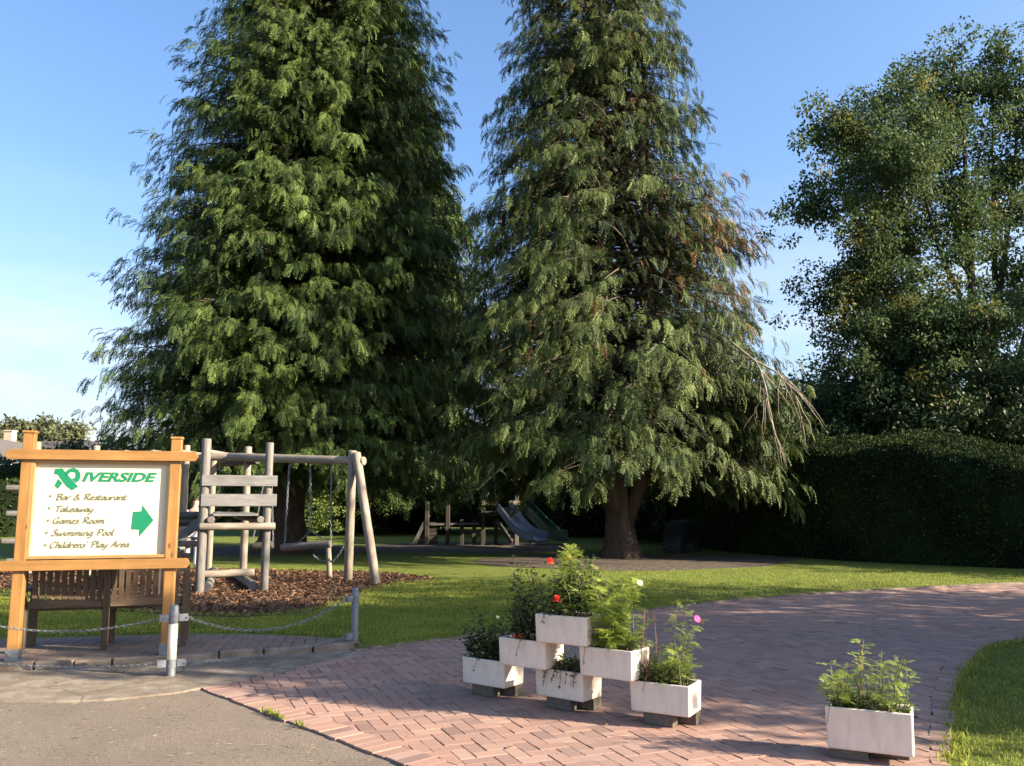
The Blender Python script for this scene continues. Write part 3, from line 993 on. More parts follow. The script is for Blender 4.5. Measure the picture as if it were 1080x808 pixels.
# T1: left conifer
b1 = G(297, 583)
conifer('conifer_tree', 'tall dense conifer rising behind the swings, sunlit down its middle', (b1.x, b1.y, 0),
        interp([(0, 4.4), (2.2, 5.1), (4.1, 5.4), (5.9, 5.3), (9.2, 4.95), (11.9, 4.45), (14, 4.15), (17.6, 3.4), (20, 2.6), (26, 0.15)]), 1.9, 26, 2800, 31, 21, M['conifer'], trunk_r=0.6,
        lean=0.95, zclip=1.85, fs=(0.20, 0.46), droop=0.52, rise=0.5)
# T3: right conifer, several stems, looser
b3 = G(655, 588.5)
def rustf(P):
    c = np.array([3.6, -1.2, 9.3])
    q = (P - c) / np.array([1.6, 2.2, 1.7])
    q2 = (P - np.array([3.9, -1.5, 6.6])) / np.array([1.3, 1.6, 1.0])
    return 0.62 * np.exp(-(q ** 2).sum(1)) + 0.3 * np.exp(-(q2 ** 2).sum(1)) + 0.012
conifer('conifer_tree', 'broad many-stemmed conifer with rusty brown patches, beside the half-buried tyre', (b3.x, b3.y, 0),
        interp([(0, 4.0), (1.6, 4.9), (4, 4.9), (7.5, 4.4), (10.4, 3.75), (12, 3.3), (16.5, 2.45), (20, 1.7), (26.5, 0.15)]), 2.2, 26.5, 1750, 32, 33, M['conifer2'],
        stems=((0, 0, 0.5), (0.9, -0.3, 0.2), (-0.7, 0.4, 0.2), (0.4, 0.9, 0.2), (-0.5, -0.7, 0.16), (1.2, 0.5, 0.16)), rust=rustf, droop=0.62, rise=0.42, trunk_r=0.36,
        lean=-0.7, zclip=1.45, fs=(0.20, 0.47),
        gaps=[(-PI / 2 + 0.22, 0.40, 5.4, 13, 0.88), (PI / 2, 0.6, 5.0, 11, 0.6), (-0.82, 0.42, 1.6, 5.4, 0.92)], skirt=(-0.27, 0.22, 2.2, 4.4, 70))
# T2: far conifer between the two
b2 = (-6.6, 44.0, 0)
conifer('conifer_tree', 'dark distant conifer glimpsed between the two big conifers', b2,
        interp([(0, 4), (3, 6.0), (8, 6.2), (14, 5.0), (20, 3.4), (26, 1.6), (30, 0.2)]), 1.6, 30, 560, 30, 45, M['conifer'], trunk_r=0.55, fs=(0.7, 1.3))

def dead_branch(T, pts, seed, n=26, sp=1.0):
    rg = np.random.RandomState(seed)
    P = np.array([tuple(p) for p in pts])
    t = np.linspace(0, 1, 14)
    k = np.linspace(0, 1, len(P))
    main = np.stack([np.interp(t, k, P[:, i]) for i in range(3)], -1)
    polys = [main]; rads = [0.035 * (1.05 - t)]
    for _ in range(n):
        i = rg.randint(3, 13)
        o = main[i]; tg = main[i] - main[i - 1]; tg = tg / np.linalg.norm(tg)
        d = tg * 0.7 + rg.normal(0, 0.5, 3) + np.array([0, 0, -0.7]); d /= np.linalg.norm(d)
        l = rg.uniform(0.5, 1.3) * sp
        s = np.linspace(0, 1, 6)[:, None]
        q = o + d * l * s + np.array([0, 0, -0.35]) * l * s ** 2 + rg.normal(0, 0.03, (6, 3)) * s
        polys.append(q); rads.append(0.014 * (1.1 - s[:, 0]))
        for _ in range(1):
            j = rg.randint(1, 5)
            d2 = d + rg.normal(0, .5, 3); d2 /= np.linalg.norm(d2)
            q2 = q[j] + d2 * l * 0.4 * s + np.array([0, 0, -0.15]) * s ** 2
            polys.append(q2); rads.append(0.007 * (1.1 - s[:, 0]))
    V, F = tubes_np(polys, rads, 4)
    link('dead_branch', np_mesh('dead_branch', V, [F], M['deadwood'], smooth=True), T)
T3 = [o for o in bpy.data.objects if o.name == 'conifer_tree.001'][0]
Yb = b3.y
dead_branch(T3, [at(765, 372, Yb - 2.4), at(795, 380, Yb - 3.6), at(820, 393, Yb - 4.1), at(838, 415, Yb - 4.3), at(848, 450, Yb - 4.3)], 3, 12)
dead_branch(T3, [at(770, 360, Yb - 3.0), at(800, 384, Yb - 4.0), at(808, 410, Yb - 4.3), at(812, 440, Yb - 4.4), at(818, 462, Yb - 4.4)], 4, 9)

def broadleaf(name, label, base, H, stems, m, seed, leaf=0.17, clump=70, clr=0.75, group=None, trunk_r=0.4, zlow=0.25, side=9, cat='tree', bark='greybark', fill=0, out=2.4, m2=None, taper=0.75):
    """multi-stemmed crown: each stem is a polyline of points, carrying side limbs and leaf clumps"""
    rg = np.random.RandomState(seed)
    T = thing(name, base, label, cat, group)
    base = np.array(base, float)
    polys, rads, C, CR = [], [], [], []
    for (pts, r0) in stems:
        P = np.array(pts, float)
        s = np.linspace(0, 1, len(P)); t = np.linspace(0, 1, 12)
        main = np.stack([np.interp(t, s, P[:, i]) for i in range(3)], -1)
        for _ in range(2): main[1:-1] = (main[:-2] + 2 * main[1:-1] + main[2:]) / 4
        main[1:] += rg.normal(0, 0.10, (11, 3)).cumsum(0) * 0.5
        polys.append(base + main); rads.append(r0 * (1.03 - t) ** 1.25)
        for k in range(side):
            f = zlow + (1 - zlow) * (k + rg.rand()) / side
            i = min(11, int(f * 11)); o = main[i]
            a = rg.rand() * 2 * PI
            l = out * rg.uniform(0.55, 1.25) * (1.15 - taper * f)
            d = np.array([math.cos(a), math.sin(a), rg.uniform(0.25, 1.0)]); d /= np.linalg.norm(d)
            u = np.linspace(0, 1, 6)[:, None]
            q = o + d * l * u + np.array([0, 0, -0.15 * l]) * u ** 2 + rg.normal(0, 0.08, (6, 3)) * u
            polys.append(base + q); rads.append(r0 * 0.28 * (1.05 - u[:, 0]))
            for j in (2, 3, 4, 5, 5):
                C.append(q[j] + rg.normal(0, 0.35, 3)); CR.append(clr * rg.uniform(0.55, 1.2))
                for _ in range(2):
                    C.append(q[j] + rg.normal(0, 0.8, 3)); CR.append(clr * rg.uniform(0.4, 0.9))
        C.append(main[-1]); CR.append(clr)
    C = np.array(C); CR = np.array(CR)
    nl = np.maximum(10, (clump * (CR / clr) ** 1.5).astype(int))
    idx = np.repeat(np.arange(len(C)), nl)
    dirs = norm(rg.normal(0, 1, (len(idx), 3)))
    rr = rg.rand(len(idx)) ** 0.45
    O = base + C[idx] + dirs * (rr * CR[idx])[:, None] * np.array([1, 1, 0.75])
    D = norm(dirs * 0.5 + rg.normal(0, 0.7, (len(idx), 3)) + [0, 0, -0.35])
    U = norm(rg.normal(0, 0.7, (len(idx), 3)) + [0, 0, 0.8])
    k = O[:, 2] > base[2] + 0.05
    O, D, U, idx = O[k], D[k], U[k], idx[k]
    V, F = stamp(LEAF_V, LEAF_F, O, D, U, rg.uniform(0.7, 1.3, len(O)) * leaf)
    ct = rg.normal(0.42, 0.16, len(C))
    ti = np.clip(ct[idx] + rg.normal(0, 0.14, len(idx)), 0, 1)
    mi = None
    if m2 is not None:
        yel = rg.rand(len(C)) < m2[1]
        mi = yel[idx].astype(int)
    link('crown', np_mesh('crown', V, [F], [m] if m2 is None else [m, m2[0]], ti, mi), T)
    Vt, Ft = tubes_np(polys, rads, 7)
    link('trunk', np_mesh('trunk', Vt, [Ft], M[bark], smooth=True), T)
    return T

def fan(n, H, spread, seed, r=0.2, low=0.0):
    rg = np.random.RandomState(seed)
    out = []
    for k in range(n):
        a = 2 * PI * (k + rg.uniform(-.3, .3)) / n
        s = spread * rg.uniform(0.45, 1.0) if k else spread * 0.15
        h = H * rg.uniform(0.82, 1.0) * (1 - 0.18 * (s / spread) ** 2)
        x, y = math.cos(a), math.sin(a)
        out.append(([(x * .15, y * .15, -0.1), (x * s * .18, y * s * .18, h * .18 + low), (x * s * .5, y * s * .5, h * .5), (x * s * .85, y * s * .85, h * .8), (x * s, y * s, h)], r * rg.uniform(.7, 1.1)))
    return out

# big broad-leaved tree at the right, behind the hedge
D0 = at(1028, 560, 38.0); D0.z = 0
dx = lambda px, py, dy=0.0: tuple(Vector(at(px, py, 38.0 + dy)) - D0)
dst = [
    ([(0, 0, -.1), dx(1028, 440), dx(1026, 330), dx(1024, 210), dx(1020, 100), dx(1018, 34)], 0.34),
    ([(0.2, 0, 0.2), dx(1036, 420), dx(1052, 300, 1), dx(1062, 210, 1), dx(1072, 100, 1), dx(1076, 30, 1)], 0.28),
    ([dx(1026, 345), dx(1005, 300, -.5), dx(985, 250, -1), dx(968, 180, -1), dx(955, 120, -1), dx(948, 75, -1)], 0.16),
    ([(-0.4, 0, 0), dx(990, 430, 1), dx(965, 330, 1.5), dx(950, 240, 2), dx(935, 150, 2), dx(930, 95, 2)], 0.22),
    ([(-0.5, 0.3, 0), dx(960, 420, 2), dx(930, 330, 2), dx(915, 250, 2), dx(905, 190, 2), dx(895, 140, 2)], 0.20),
    ([dx(975, 400, 1), dx(940, 330, -1), dx(915, 270, -1.5), dx(890, 225, -1.5), dx(872, 192, -1.5)], 0.14),
    ([dx(960, 430, 1), dx(925, 390, 0), dx(915, 350, -1), dx(907, 320, -1), dx(902, 300, -1)], 0.12),
    ([dx(985, 420, 0), dx(960, 400, -2), dx(935, 370, -2.5), dx(915, 340, -3)], 0.12),
    ([dx(1026, 300), dx(1008, 240, 1), dx(992, 170, 1.5), dx(984, 110, 1.5), dx(980, 62, 1.5)], 0.14),
    ([dx(1050, 300, 1), dx(1046, 220, 2), dx(1044, 140, 2), dx(1046, 70, 2)], 0.14),
    ([dx(985, 250, 0), dx(950, 200, -2), dx(918, 160, -2), dx(900, 128, -2)], 0.10),
    ([(0.5, 0, 0), dx(1060, 430, 0), dx(1090, 320, 0), dx(1120, 220, 0), dx(1130, 110, 0), dx(1128, 25, 0)], 0.24),
    ([(0.5, 0, 0), dx(1080, 440, 2), dx(1130, 360, 2), dx(1180, 280, 2), dx(1210, 200, 2)], 0.2),
    ([dx(1040, 450, 0), dx(1040, 400, -2), dx(1030, 360, -3), dx(1010, 330, -3.5)], 0.1),
    ([dx(1000, 470, 0), dx(985, 440, -2), dx(965, 430, -3), dx(945, 425, -3.5)], 0.1),
    ([dx(1060, 470, 0), dx(1075, 440, -2), dx(1085, 420, -3), dx(1095, 410, -3.5)], 0.1),
    ([dx(940, 470, 0), dx(925, 450, -1), dx(912, 430, -1.5), dx(905, 415, -2)], 0.1),
]
broadleaf('broadleaf_tree', 'tall airy broad-leaved tree with forked trunks behind the clipped hedge', tuple(D0), 24, dst, M['leaf'], 5, leaf=0.175, clump=105, clr=0.78, side=10, taper=0.5, out=2.2, zlow=0.32, m2=(M['yellowleaf'], 0.06))

# undergrowth between hedge and tree, and the paler tree seen beside the conifer
def bush(name, label, base, H, rad, m, seed, leaf=0.16, n=9, clump=80, cat='shrub', group=None, clr=0.8, m2=None):
    return broadleaf(name, label, base, H, fan(n, H, rad, seed, 0.07), m, seed, leaf, clump, clr, group, zlow=0.08, side=6, cat=cat, out=min(2.0, rad * .8), m2=m2)
p = G(875, 560); 
bush('broadleaf_tree', 'small yellowing tree between the rusty conifer and the tall airy tree', tuple(at(868, 530, 44) * Vector((1, 1, 0)) if False else (at(868, 530, 44).x, 44, 0)), 9.2, 2.6, M['leaf'], 61, 0.22, 8, 60, 'tree', clr=0.7, m2=(M['yellowleaf'], 0.3))
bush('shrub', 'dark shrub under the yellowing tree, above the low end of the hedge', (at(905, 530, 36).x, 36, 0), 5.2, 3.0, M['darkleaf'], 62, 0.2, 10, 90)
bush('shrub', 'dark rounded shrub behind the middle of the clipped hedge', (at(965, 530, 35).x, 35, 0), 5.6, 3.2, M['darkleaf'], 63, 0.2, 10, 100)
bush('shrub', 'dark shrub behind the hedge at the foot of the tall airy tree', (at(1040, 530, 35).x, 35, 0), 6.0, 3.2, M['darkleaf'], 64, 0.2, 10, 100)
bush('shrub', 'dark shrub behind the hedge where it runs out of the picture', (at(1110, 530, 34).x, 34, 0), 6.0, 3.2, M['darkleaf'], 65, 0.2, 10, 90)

# trees to the right of the view whose shade lies over the drive and the tall tree
def evergreen(name, label, base, H, rad, seed, n=16, clump=90, leaf=0.2, side=9, zlow=.05, out=2.0, m='darkleaf'):
    return broadleaf(name, label, base, H, fan(n, H, rad, seed, 0.12), M[m], seed, leaf, clump, 0.9, None, zlow=zlow, side=side, cat='tree', out=out)
evergreen('evergreen_tree', 'dense dark evergreen standing right beside the lit lawn corner', (13.2, 5.95, 0), 9.2, 1.5, 71, 12, 110, 0.26, out=1.15)
evergreen('evergreen_tree', 'large dense unseen evergreen added to shade the tall airy tree', (36.0, 33.0, 0), 18.0, 3.8, 74, 16, 90, 0.35, out=2.6)  # unseen tree, added so its shade darkens the tall tree
evergreen('broadleaf_tree', 'open broad-leaved tree standing right of the driveway beyond the evergreen', (18.0, 9.6, 0), 11.0, 3.0, 72, 9, 17, 0.22, 6, .2, 1.8, 'leaf')
evergreen('evergreen_tree', 'dense evergreen behind the right end of the clipped hedge', (23.0, 17.4, 0), 6.4, 2.0, 73, 12, 90, 0.24, out=1.1)

# ---- hedges
def hedge(name, label, line, H, depth, seed, nleaf, leaf=0.09, slope=0.3, bumps=(), tintm=0.35, m='hedge', zlo=0.0):
    rg = np.random.RandomState(seed)
    P = np.array(smooth_line(line, 6))
    s = np.concatenate([[0], np.cumsum(np.linalg.norm(np.diff(P, axis=0), axis=1))])
    n = max(8, int(s[-1] / 0.35))
    u = np.linspace(0, s[-1], n)
    C = np.column_stack([np.interp(u, s, P[:, 0]), np.interp(u, s, P[:, 1])])
    T = np.gradient(C, axis=0); T /= np.linalg.norm(T, axis=1)[:, None]
    Nn = np.column_stack([-T[:, 1], T[:, 0]])          # to the back of the hedge
    Hh = np.full(n, H) + 0.12 * np.sin(u * 0.9 + seed) + 0.05 * np.sin(u * 2.7)
    for (uc, wd, h) in bumps:
        if isinstance(uc, Vector): uc = u[np.argmin(np.hypot(C[:, 0] - uc.x, C[:, 1] - uc.y))]
        Hh += h * np.exp(-((u - uc) / wd) ** 2)
    prof = [(0, 0), (-.05, .3), (-.02, .6), (0.02, .85), (.12, .96), (.30, 1.0)]
    K = 6
    prof += [(0.3 + (depth - .55) * k / K, 1.0) for k in range(1, K + 1)] + [(depth, .94), (depth, .5), (depth, 0)]
    V = []
    for i in range(n):
        for j, (a, h) in enumerate(prof):
            z = h * Hh[i] + zlo
            if 6 <= j <= 5 + K: z += slope * (a - 0.3)
            if j > 5 + K: z = h * (Hh[i] + slope * (depth - .55))
            q = C[i] + Nn[i] * a
            V.append((q[0], q[1], z))
    V = np.array(V)
    V[:, :3] += rg.normal(0, 0.035, V.shape)
    m_ = len(prof)
    F = []
    for i in range(n - 1):
        for j in range(m_ - 1):
            F.append([i * m_ + j, (i + 1) * m_ + j, (i + 1) * m_ + j + 1, i * m_ + j + 1])
    F = np.array(F)
    # leaves over the surface
    quad = V[F]
    ar = np.linalg.norm(np.cross(quad[:, 1] - quad[:, 0], quad[:, 3] - quad[:, 0]), axis=1)
    pick = rg.choice(len(F), nleaf, p=ar / ar.sum())
    a, b_ = rg.rand(nleaf, 1), rg.rand(nleaf, 1)
    q = quad[pick]
    O = q[:, 0] * (1 - a) * (1 - b_) + q[:, 1] * a * (1 - b_) + q[:, 2] * a * b_ + q[:, 3] * (1 - a) * b_
    nr = norm(np.cross(q[:, 1] - q[:, 0], q[:, 3] - q[:, 0]))
    D = norm(nr * 0.8 + rg.normal(0, 0.8, (nleaf, 3)) + [0, 0, .25])
    Vl, Fl = stamp(LEAF_V, LEAF_F, O + nr * rg.uniform(-.06, .03, (nleaf, 1)), D, norm(rg.normal(0, 1, (nleaf, 3))), leaf * rg.uniform(.6, 1.4, nleaf))
    ti = np.concatenate([np.full(len(F), 0.05), np.clip(rg.normal(tintm, .2, nleaf), 0, 1)])
    me = np_mesh(name, np.concatenate([V, Vl]), [np.concatenate([F, Fl + len(V)])], M[m], ti)
    base = (C[n // 2][0], C[n // 2][1], 0)
    return setp(link(name, me, None, base), label, 'hedge')
h0 = G(1080, 600); h1 = G(985, 596); h2 = G(876, 590.5); h3 = G(800, 584.5); h4 = G(752, 580)
hedge('hedge', 'tall dark clipped hedge with a hump shaped from a cast shadow along the right of the lawn',
      [(h4.x - 2.6, h4.y + 12), (h4.x - .6, h4.y + 5), (h4.x, h4.y), (h3.x, h3.y), (h2.x, h2.y), (h1.x, h1.y), (h0.x, h0.y), (h0.x + 5, h0.y - 2.4)], 2.52, 2.5, 3, 170000, 0.075, 0.26, bumps=((G(968, 594.8), 1.0, 0.22), (G(850, 589), 2.6, 0.32), (G(770, 582), 3.0, 0.5)))  # first bump builds a cast shadow's rounded outline into the hedge shape
hedge('hedge', 'long dark hedge closing the far side of the lawn', [(-40, 47), (-22, 53), (-6, 55), (6, 50), (8, 44)], 3.4, 2.5, 4, 26000, 0.2, 0.1, tintm=.3)
hedge('hedge', 'low dark hedge below the house at the left edge', [(-33, 30), (-24, 37.5), (-19.5, 40)], 2.6, 1.5, 5, 9000, 0.16, 0.05)
bush('shrub', 'sunlit bright green shrub seen between the swing chains', (at(338, 545, 40).x, 40, 0.2), 2.2, 0.6, M['plantleaf'], 81, 0.13, 6, 60, clr=0.35)
bush('shrub', 'variegated pale flecked shrub in shade behind the swing frame', (at(398, 540, 47).x, 47, 0), 4.0, 1.8, M['plantleaf'], 82, 0.2, 8, 50, clr=0.6)
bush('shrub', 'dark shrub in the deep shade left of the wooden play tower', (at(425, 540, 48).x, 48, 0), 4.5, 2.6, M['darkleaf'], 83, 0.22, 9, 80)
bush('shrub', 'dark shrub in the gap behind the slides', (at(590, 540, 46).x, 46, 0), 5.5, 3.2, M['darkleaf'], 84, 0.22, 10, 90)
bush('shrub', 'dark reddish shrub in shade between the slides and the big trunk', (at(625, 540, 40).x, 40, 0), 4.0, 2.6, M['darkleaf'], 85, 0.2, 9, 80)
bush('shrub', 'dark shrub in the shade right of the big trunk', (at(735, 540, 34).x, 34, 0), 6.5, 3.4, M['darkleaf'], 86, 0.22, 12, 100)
bush('broadleaf_tree', 'rounded distant tree above the slate roof at the far left', (at(40, 500, 95).x, 95, 0), 10.6, 5.2, M['hazeleaf'], 87, 0.5, 12, 70, 'tree', clr=1.4)
bush('broadleaf_tree', 'second distant tree beside the slate roof, cut by the left edge', (at(-10, 500, 90).x, 90, 0), 9.4, 4.5, M['hazeleaf'], 88, 0.5, 10, 60, 'tree', clr=1.3)
bush('shrub', 'dark bank of shrubs behind the sign right of the house', (at(110, 500, 55).x, 55, 0), 4.6, 5.0, M['darkleaf'], 89, 0.3, 12, 80)

# ================================================================== HOUSE far left
def house():
    c = at(14, 520, 75); Y = 75
    T = thing('house', (at(20, 530, Y).x, Y, 0), 'pale grey house with slate roof and cream chimney at the far left', 'house')
    X = lambda px: at(px, 500, Y).x
    Z = lambda py: at(20, py, Y).z
    ze, zr = Z(484), Z(462)
    # main range along x
    mb = MB(); mb.box(((X(10) + X(75)) / 2, Y + 4, ze / 2), (X(75) - X(10), 7, ze)); mb.build('wall', M['housewall'], T)
    mb = MB()
    xa, xb = X(8), X(78)
    for (y0, y1) in ((Y + 0.2, Y + 4), (Y + 7.8, Y + 4)):
        k = len(mb.v)
        for p in ((xa, y0, ze - .15), (xb, y0, ze - .15), (xb, y1, zr), (xa, y1, zr)): mb.v.append(Vector(p))
        for p in ((xa, y0, ze - .4), (xb, y0, ze - .4), (xb, y1, zr - .25), (xa, y1, zr - .25)): mb.v.append(Vector(p))
        for f in ((0, 1, 2, 3), (7, 6, 5, 4), (0, 4, 5, 1), (1, 5, 6, 2), (3, 7, 4, 0)): mb.face([k + i for i in f], [(0, 0)] * 4)
    rf = mb.build('roof', M['roof'], T)
    mb = MB(); xc = at(11, 457, Y + 4).x; mb.box((xc, Y + 4, zr + .25), (.75, .75, 1.3)); mb.box((xc, Y + 4, zr + .95), (.87, .87, .12)); mb.build('chimney', M['chimney'], rf)
    # gabled wing towards the viewer
    xl, xr = X(-16), X(19); yw = Y - 2
    zg = Z(489); zt = Z(466)
    mb = MB()
    pr = [(xl, yw, 0), (xr, yw, 0), (xr, yw, zg), ((xl + xr) / 2, yw, zt), (xl, yw, zg)]
    k = len(mb.v)
    for p in pr: mb.v.append(Vector(p))
    for p in pr: mb.v.append(Vector((p[0], Y + 3, p[2])))
    mb.face([k + i for i in range(5)], [(0, 0)] * 5)
    mb.face([k + 9 - i for i in range(5)], [(0, 0)] * 5)
    mb.face([k + 1, k + 6, k + 7, k + 2], [(0, 0)] * 4); mb.face([k + 5, k, k + 4, k + 9], [(0, 0)] * 4)
    mb.build('gable_wing', M['housewall'], T)
    mb = MB()
    xm = (xl + xr) / 2
    for xe in (xl - .3, xr + .3):
        ze2 = zg - .25
        d = Vector((xe - xm, 0, ze2 - zt)).normalized(); nrm_ = Vector((0, -1, 0)).cross(d); nrm_ = nrm_ if nrm_.z > 0 else -nrm_
        c_ = Vector(((xe + xm) / 2, Y + .4, (ze2 + zt) / 2)) + nrm_ * .1
        mb.box(c_, ((Vector((xe, 0, ze2)) - Vector((xm, 0, zt))).length + .1, 5.4, .16), Matrix((d, Vector((0, 1, 0)), d.cross(Vector((0, 1, 0))))).transposed())
    mb.build('roof', M['roof'], T)
    for px, py, wpx, hpx in ((8.5, 493.5, 6, 8), (1.5, 494, 5, 9)):
        q = at(px, py, yw - .05)
        ww, hh = wpx / 900 * Y, hpx / 900 * Y
        mb = MB()
        for sx in (-1, 1): mb.box((q.x + sx * (ww / 2 - .05), yw - .04, q.z), (.1, .12, hh))
        for sz in (-1, 1): mb.box((q.x, yw - .045, q.z + sz * (hh / 2 - .05)), (ww - .2, .12, .1))
        mb.box((q.x, yw - .045, q.z), (.07, .1, hh - .2))
        f = mb.build('window', M['frame_white'], T)
        mb = MB(); mb.box((q.x, yw - .01, q.z), (ww - .1, .06, hh - .1)); mb.build('pane', M['glass'], f)
house()

# ================================================================== SIGN BOARD
SA = at(11.5, 699, 7.95); SB = at(171, 694, 8.28)
sx_ = Vector((SB.x - SA.x, SB.y - SA.y, 0)); SW = sx_.length; sx_.normalize()
sn_ = Vector((sx_.y, -sx_.x, 0))                 # towards the viewer
def sgn(px, py):
    u, y, d = ray(px, py)
    D = Vector((u, y, d)); E = Vector((0, 0, EYE))
    n = Vector((sn_.x, sn_.y, 0))
    k = (Vector((SA.x, SA.y, 0)) - E).dot(n) / D.dot(n)
    p = E + D * k
    return ((p - Vector((SA.x, SA.y, 0))).dot(sx_), p.z)
def SP(s, z, off=0.0):
    return Vector((SA.x, SA.y, 0)) + sx_ * s + sn_ * off + Vector((0, 0, z))
SROT = Matrix((sx_, -sn_, Vector((0, 0, 1)))).transposed()
def sbox(mb, s0, s1, z0, z1, off, depth, mi=0):
    mb.box(SP((s0 + s1) / 2, (z0 + z1) / 2, off), (s1 - s0, depth, z1 - z0), SROT, mi)

sign = thing('sign_board', (SP(SW / 2, 0.0).x, SP(SW / 2, 0).y, 0.08), 'timber framed cream sign board with green arrow standing on the brick pad edge', 'sign')
zt = sgn(34, 456)[1]
pw = 0.098
for s_c, ztop in ((sgn(23, 575)[0], sgn(34, 457)[1]), (sgn(181, 575)[0], sgn(190, 463.5)[1])):
    mb = MB(); sbox(mb, s_c - pw / 2, s_c + pw / 2, 0.19, ztop, 0, pw)
    p_ = mb.build('post', M['signwood'], sign, bevel=0.006)
    mb = MB(); sbox(mb, s_c - pw / 2 - .008, s_c + pw / 2 + .008, ztop + 0.001, ztop + .022, 0, pw + .02)
    mb.build('post_cap', M['signwood'], p_, bevel=0.004)
    mb = MB()
    for o2 in (-1, 1): sbox(mb, s_c - pw / 2 - .004, s_c + pw / 2 + .004, 0.088, 0.20, o2 * (pw / 2 + .004), .006)
    sbox(mb, s_c - .02, s_c + .02, 0.09, 0.19, 0, .03); sbox(mb, s_c - pw / 2 - .02, s_c + pw / 2 + .02, 0.086, 0.094, 0, pw + .05)
    for o2 in (-.025, .025):
        mb.tube([SP(s_c + o2, .15, pw / 2 + .006), SP(s_c + o2, .15, pw / 2 + .014)], .007, 8)
    mb.build('post_shoe', M['galv'], sign)
s0t, zt0 = sgn(8, 478); s1t, zt1 = sgn(210, 484.5)
ztr = (sgn(100, 480.5)[1])
s0b = sgn(-8, 595)[0]; s1b = sgn(201, 595)[0]; zbr = sgn(100, 595)[1]
for nm, s0, s1, zc in (('top_rail', s0t, s1t, ztr), ('bottom_rail', s0b, s1b, zbr)):
    mb = MB()
    k = len(mb.v)
    h = .046
    prof = [(s0 + .03, -h), (s1 - .03, -h), (s1, -h * .2), (s1 - .015, h * .7), (s1 - .03, h), (s0 + .03, h), (s0 + .015, h * .7), (s0, -h * .2)]
    for off in (.0845, .0595):
        for (a, b_) in prof: mb.v.append(SP(a, zc + b_, off))
    n8 = len(prof)
    mb.face([k + i for i in range(n8)], [(a, b_) for a, b_ in prof])
    mb.face([k + 2 * n8 - 1 - i for i in range(n8)], [prof[n8 - 1 - i] for i in range(n8)])
    for i in range(n8):
        j = (i + 1) % n8
        mb.face([k + j, k + i, k + n8 + i, k + n8 + j], [(prof[j][0], 0), (prof[i][0], 0), (prof[i][0], .03), (prof[j][0], .03)])
    mb.build(nm, M['signwood'], sign, bevel=0.003)
ps0 = (sgn(40, 487)[0] + sgn(30.5, 585)[0]) / 2; ps1 = (sgn(180, 491.5)[0] + sgn(173, 586)[0]) / 2
pz1 = sgn(110, 489)[1]; pz0 = sgn(100, 585.5)[1]
mb = MB(); sbox(mb, ps0 - .02, ps1 + .02, pz0 - .02, pz1 + .02, -.012, .018)
pan = mb.build('panel', M['panel'], sign)
mb = MB()
for a, b_, c, d in ((ps0 - .045, ps0, pz0 - .03, pz1 + .03), (ps1, ps1 + .045, pz0 - .03, pz1 + .03)):
    sbox(mb, a, b_, c, d, .022, .047)
for c, d in ((pz0 - .03, pz0), (pz1, pz1 + .035)):
    sbox(mb, ps0 + .001, ps1 - .001, c, d, .020, .045)
mb.build('panel_frame', M['moulding'], sign, bevel=0.004)
PF = -.003 + 0.0035          # face of the lettering
def flat(name, polys, m, off=PF):
    mb = MB()
    for pts in polys:
        q = [sgn(*p) for p in pts]
        k = len(mb.v)
        for dz in (off, off - .003):
            for a, b_ in q: mb.v.append(SP(a, b_, dz))
        n = len(q)
        ar = sum(q[i][0] * q[(i + 1) % n][1] - q[(i + 1) % n][0] * q[i][1] for i in range(n))
        od = list(range(n)) if ar > 0 else list(range(n - 1, -1, -1))
        mb.face([k + i for i in od], [(0, 0)] * n)
        for i in range(n):
            a, b_ = od[i], od[(i + 1) % n]
            mb.face([k + b_, k + a, k + n + a, k + n + b_], [(0, 0)] * 4)
    return mb.build(name, m, pan)
cz = lambda x, y: (20 + x / 6.353, 480 + y / 6.353)
flat('arrow', [[cz(*p) for p in ((765, 378), (822, 376), (828, 335), (903, 437), (805, 548), (808, 500), (752, 498))]], M['green'])
em = [[(243, 92), (292, 88), (312, 116), (345, 152), (398, 212), (355, 237), (318, 208), (290, 172), (262, 132), (236, 125)],
      [(263, 158), (293, 188), (262, 225), (239, 205)],
      [(306, 132), (318, 106), (338, 91), (368, 86), (396, 97), (381, 121), (366, 113), (348, 114), (330, 128), (322, 142)],
      [(396, 97), (411, 120), (413, 145), (404, 170), (384, 186), (357, 158), (372, 155), (380, 140), (381, 121)]]
flat('emblem', [[cz(*p) for p in q] for q in em], M['green'])

def lettering(text, x0, x1, yb, cap, shear, bold, m, ratio=1.0):
    """text fitted between two points of the board (photo pixels)"""
    cu = bpy.data.curves.new('lettering', 'FONT')
    cu.body = text; cu.size = 1.0; cu.shear = shear; cu.offset = bold; cu.extrude = 0.0; cu.resolution_u = 3
    ob = bpy.data.objects.new('lettering', cu); COL.objects.link(ob)
    dg = bpy.context.evaluated_depsgraph_get(); dg.update()
    me = bpy.data.meshes.new_from_object(ob.evaluated_get(dg))
    bpy.data.objects.remove(ob)
    me.materials.clear(); me.materials.append(m)
    xs = [v.co.x for v in me.vertices]
    lo, hi = min(xs), max(xs)
    s0, z0 = sgn(x0, yb); s1, z1 = sgn(x1, yb + (0.6 if shear < .3 else .3))
    zc = sgn(x0, yb - cap)[1] - z0
    for v in me.vertices:
        f = (v.co.x - lo) / (hi - lo)
        p = SP(s0 + (s1 - s0) * f, z0 + v.co.y / 0.70 * zc, PF)
        v.co = p
    return link('lettering', me, pan)
lettering('IVERSIDE', 86.3, 165.5, 507.5, 9.3, 0.28, 0.042, M['green'])
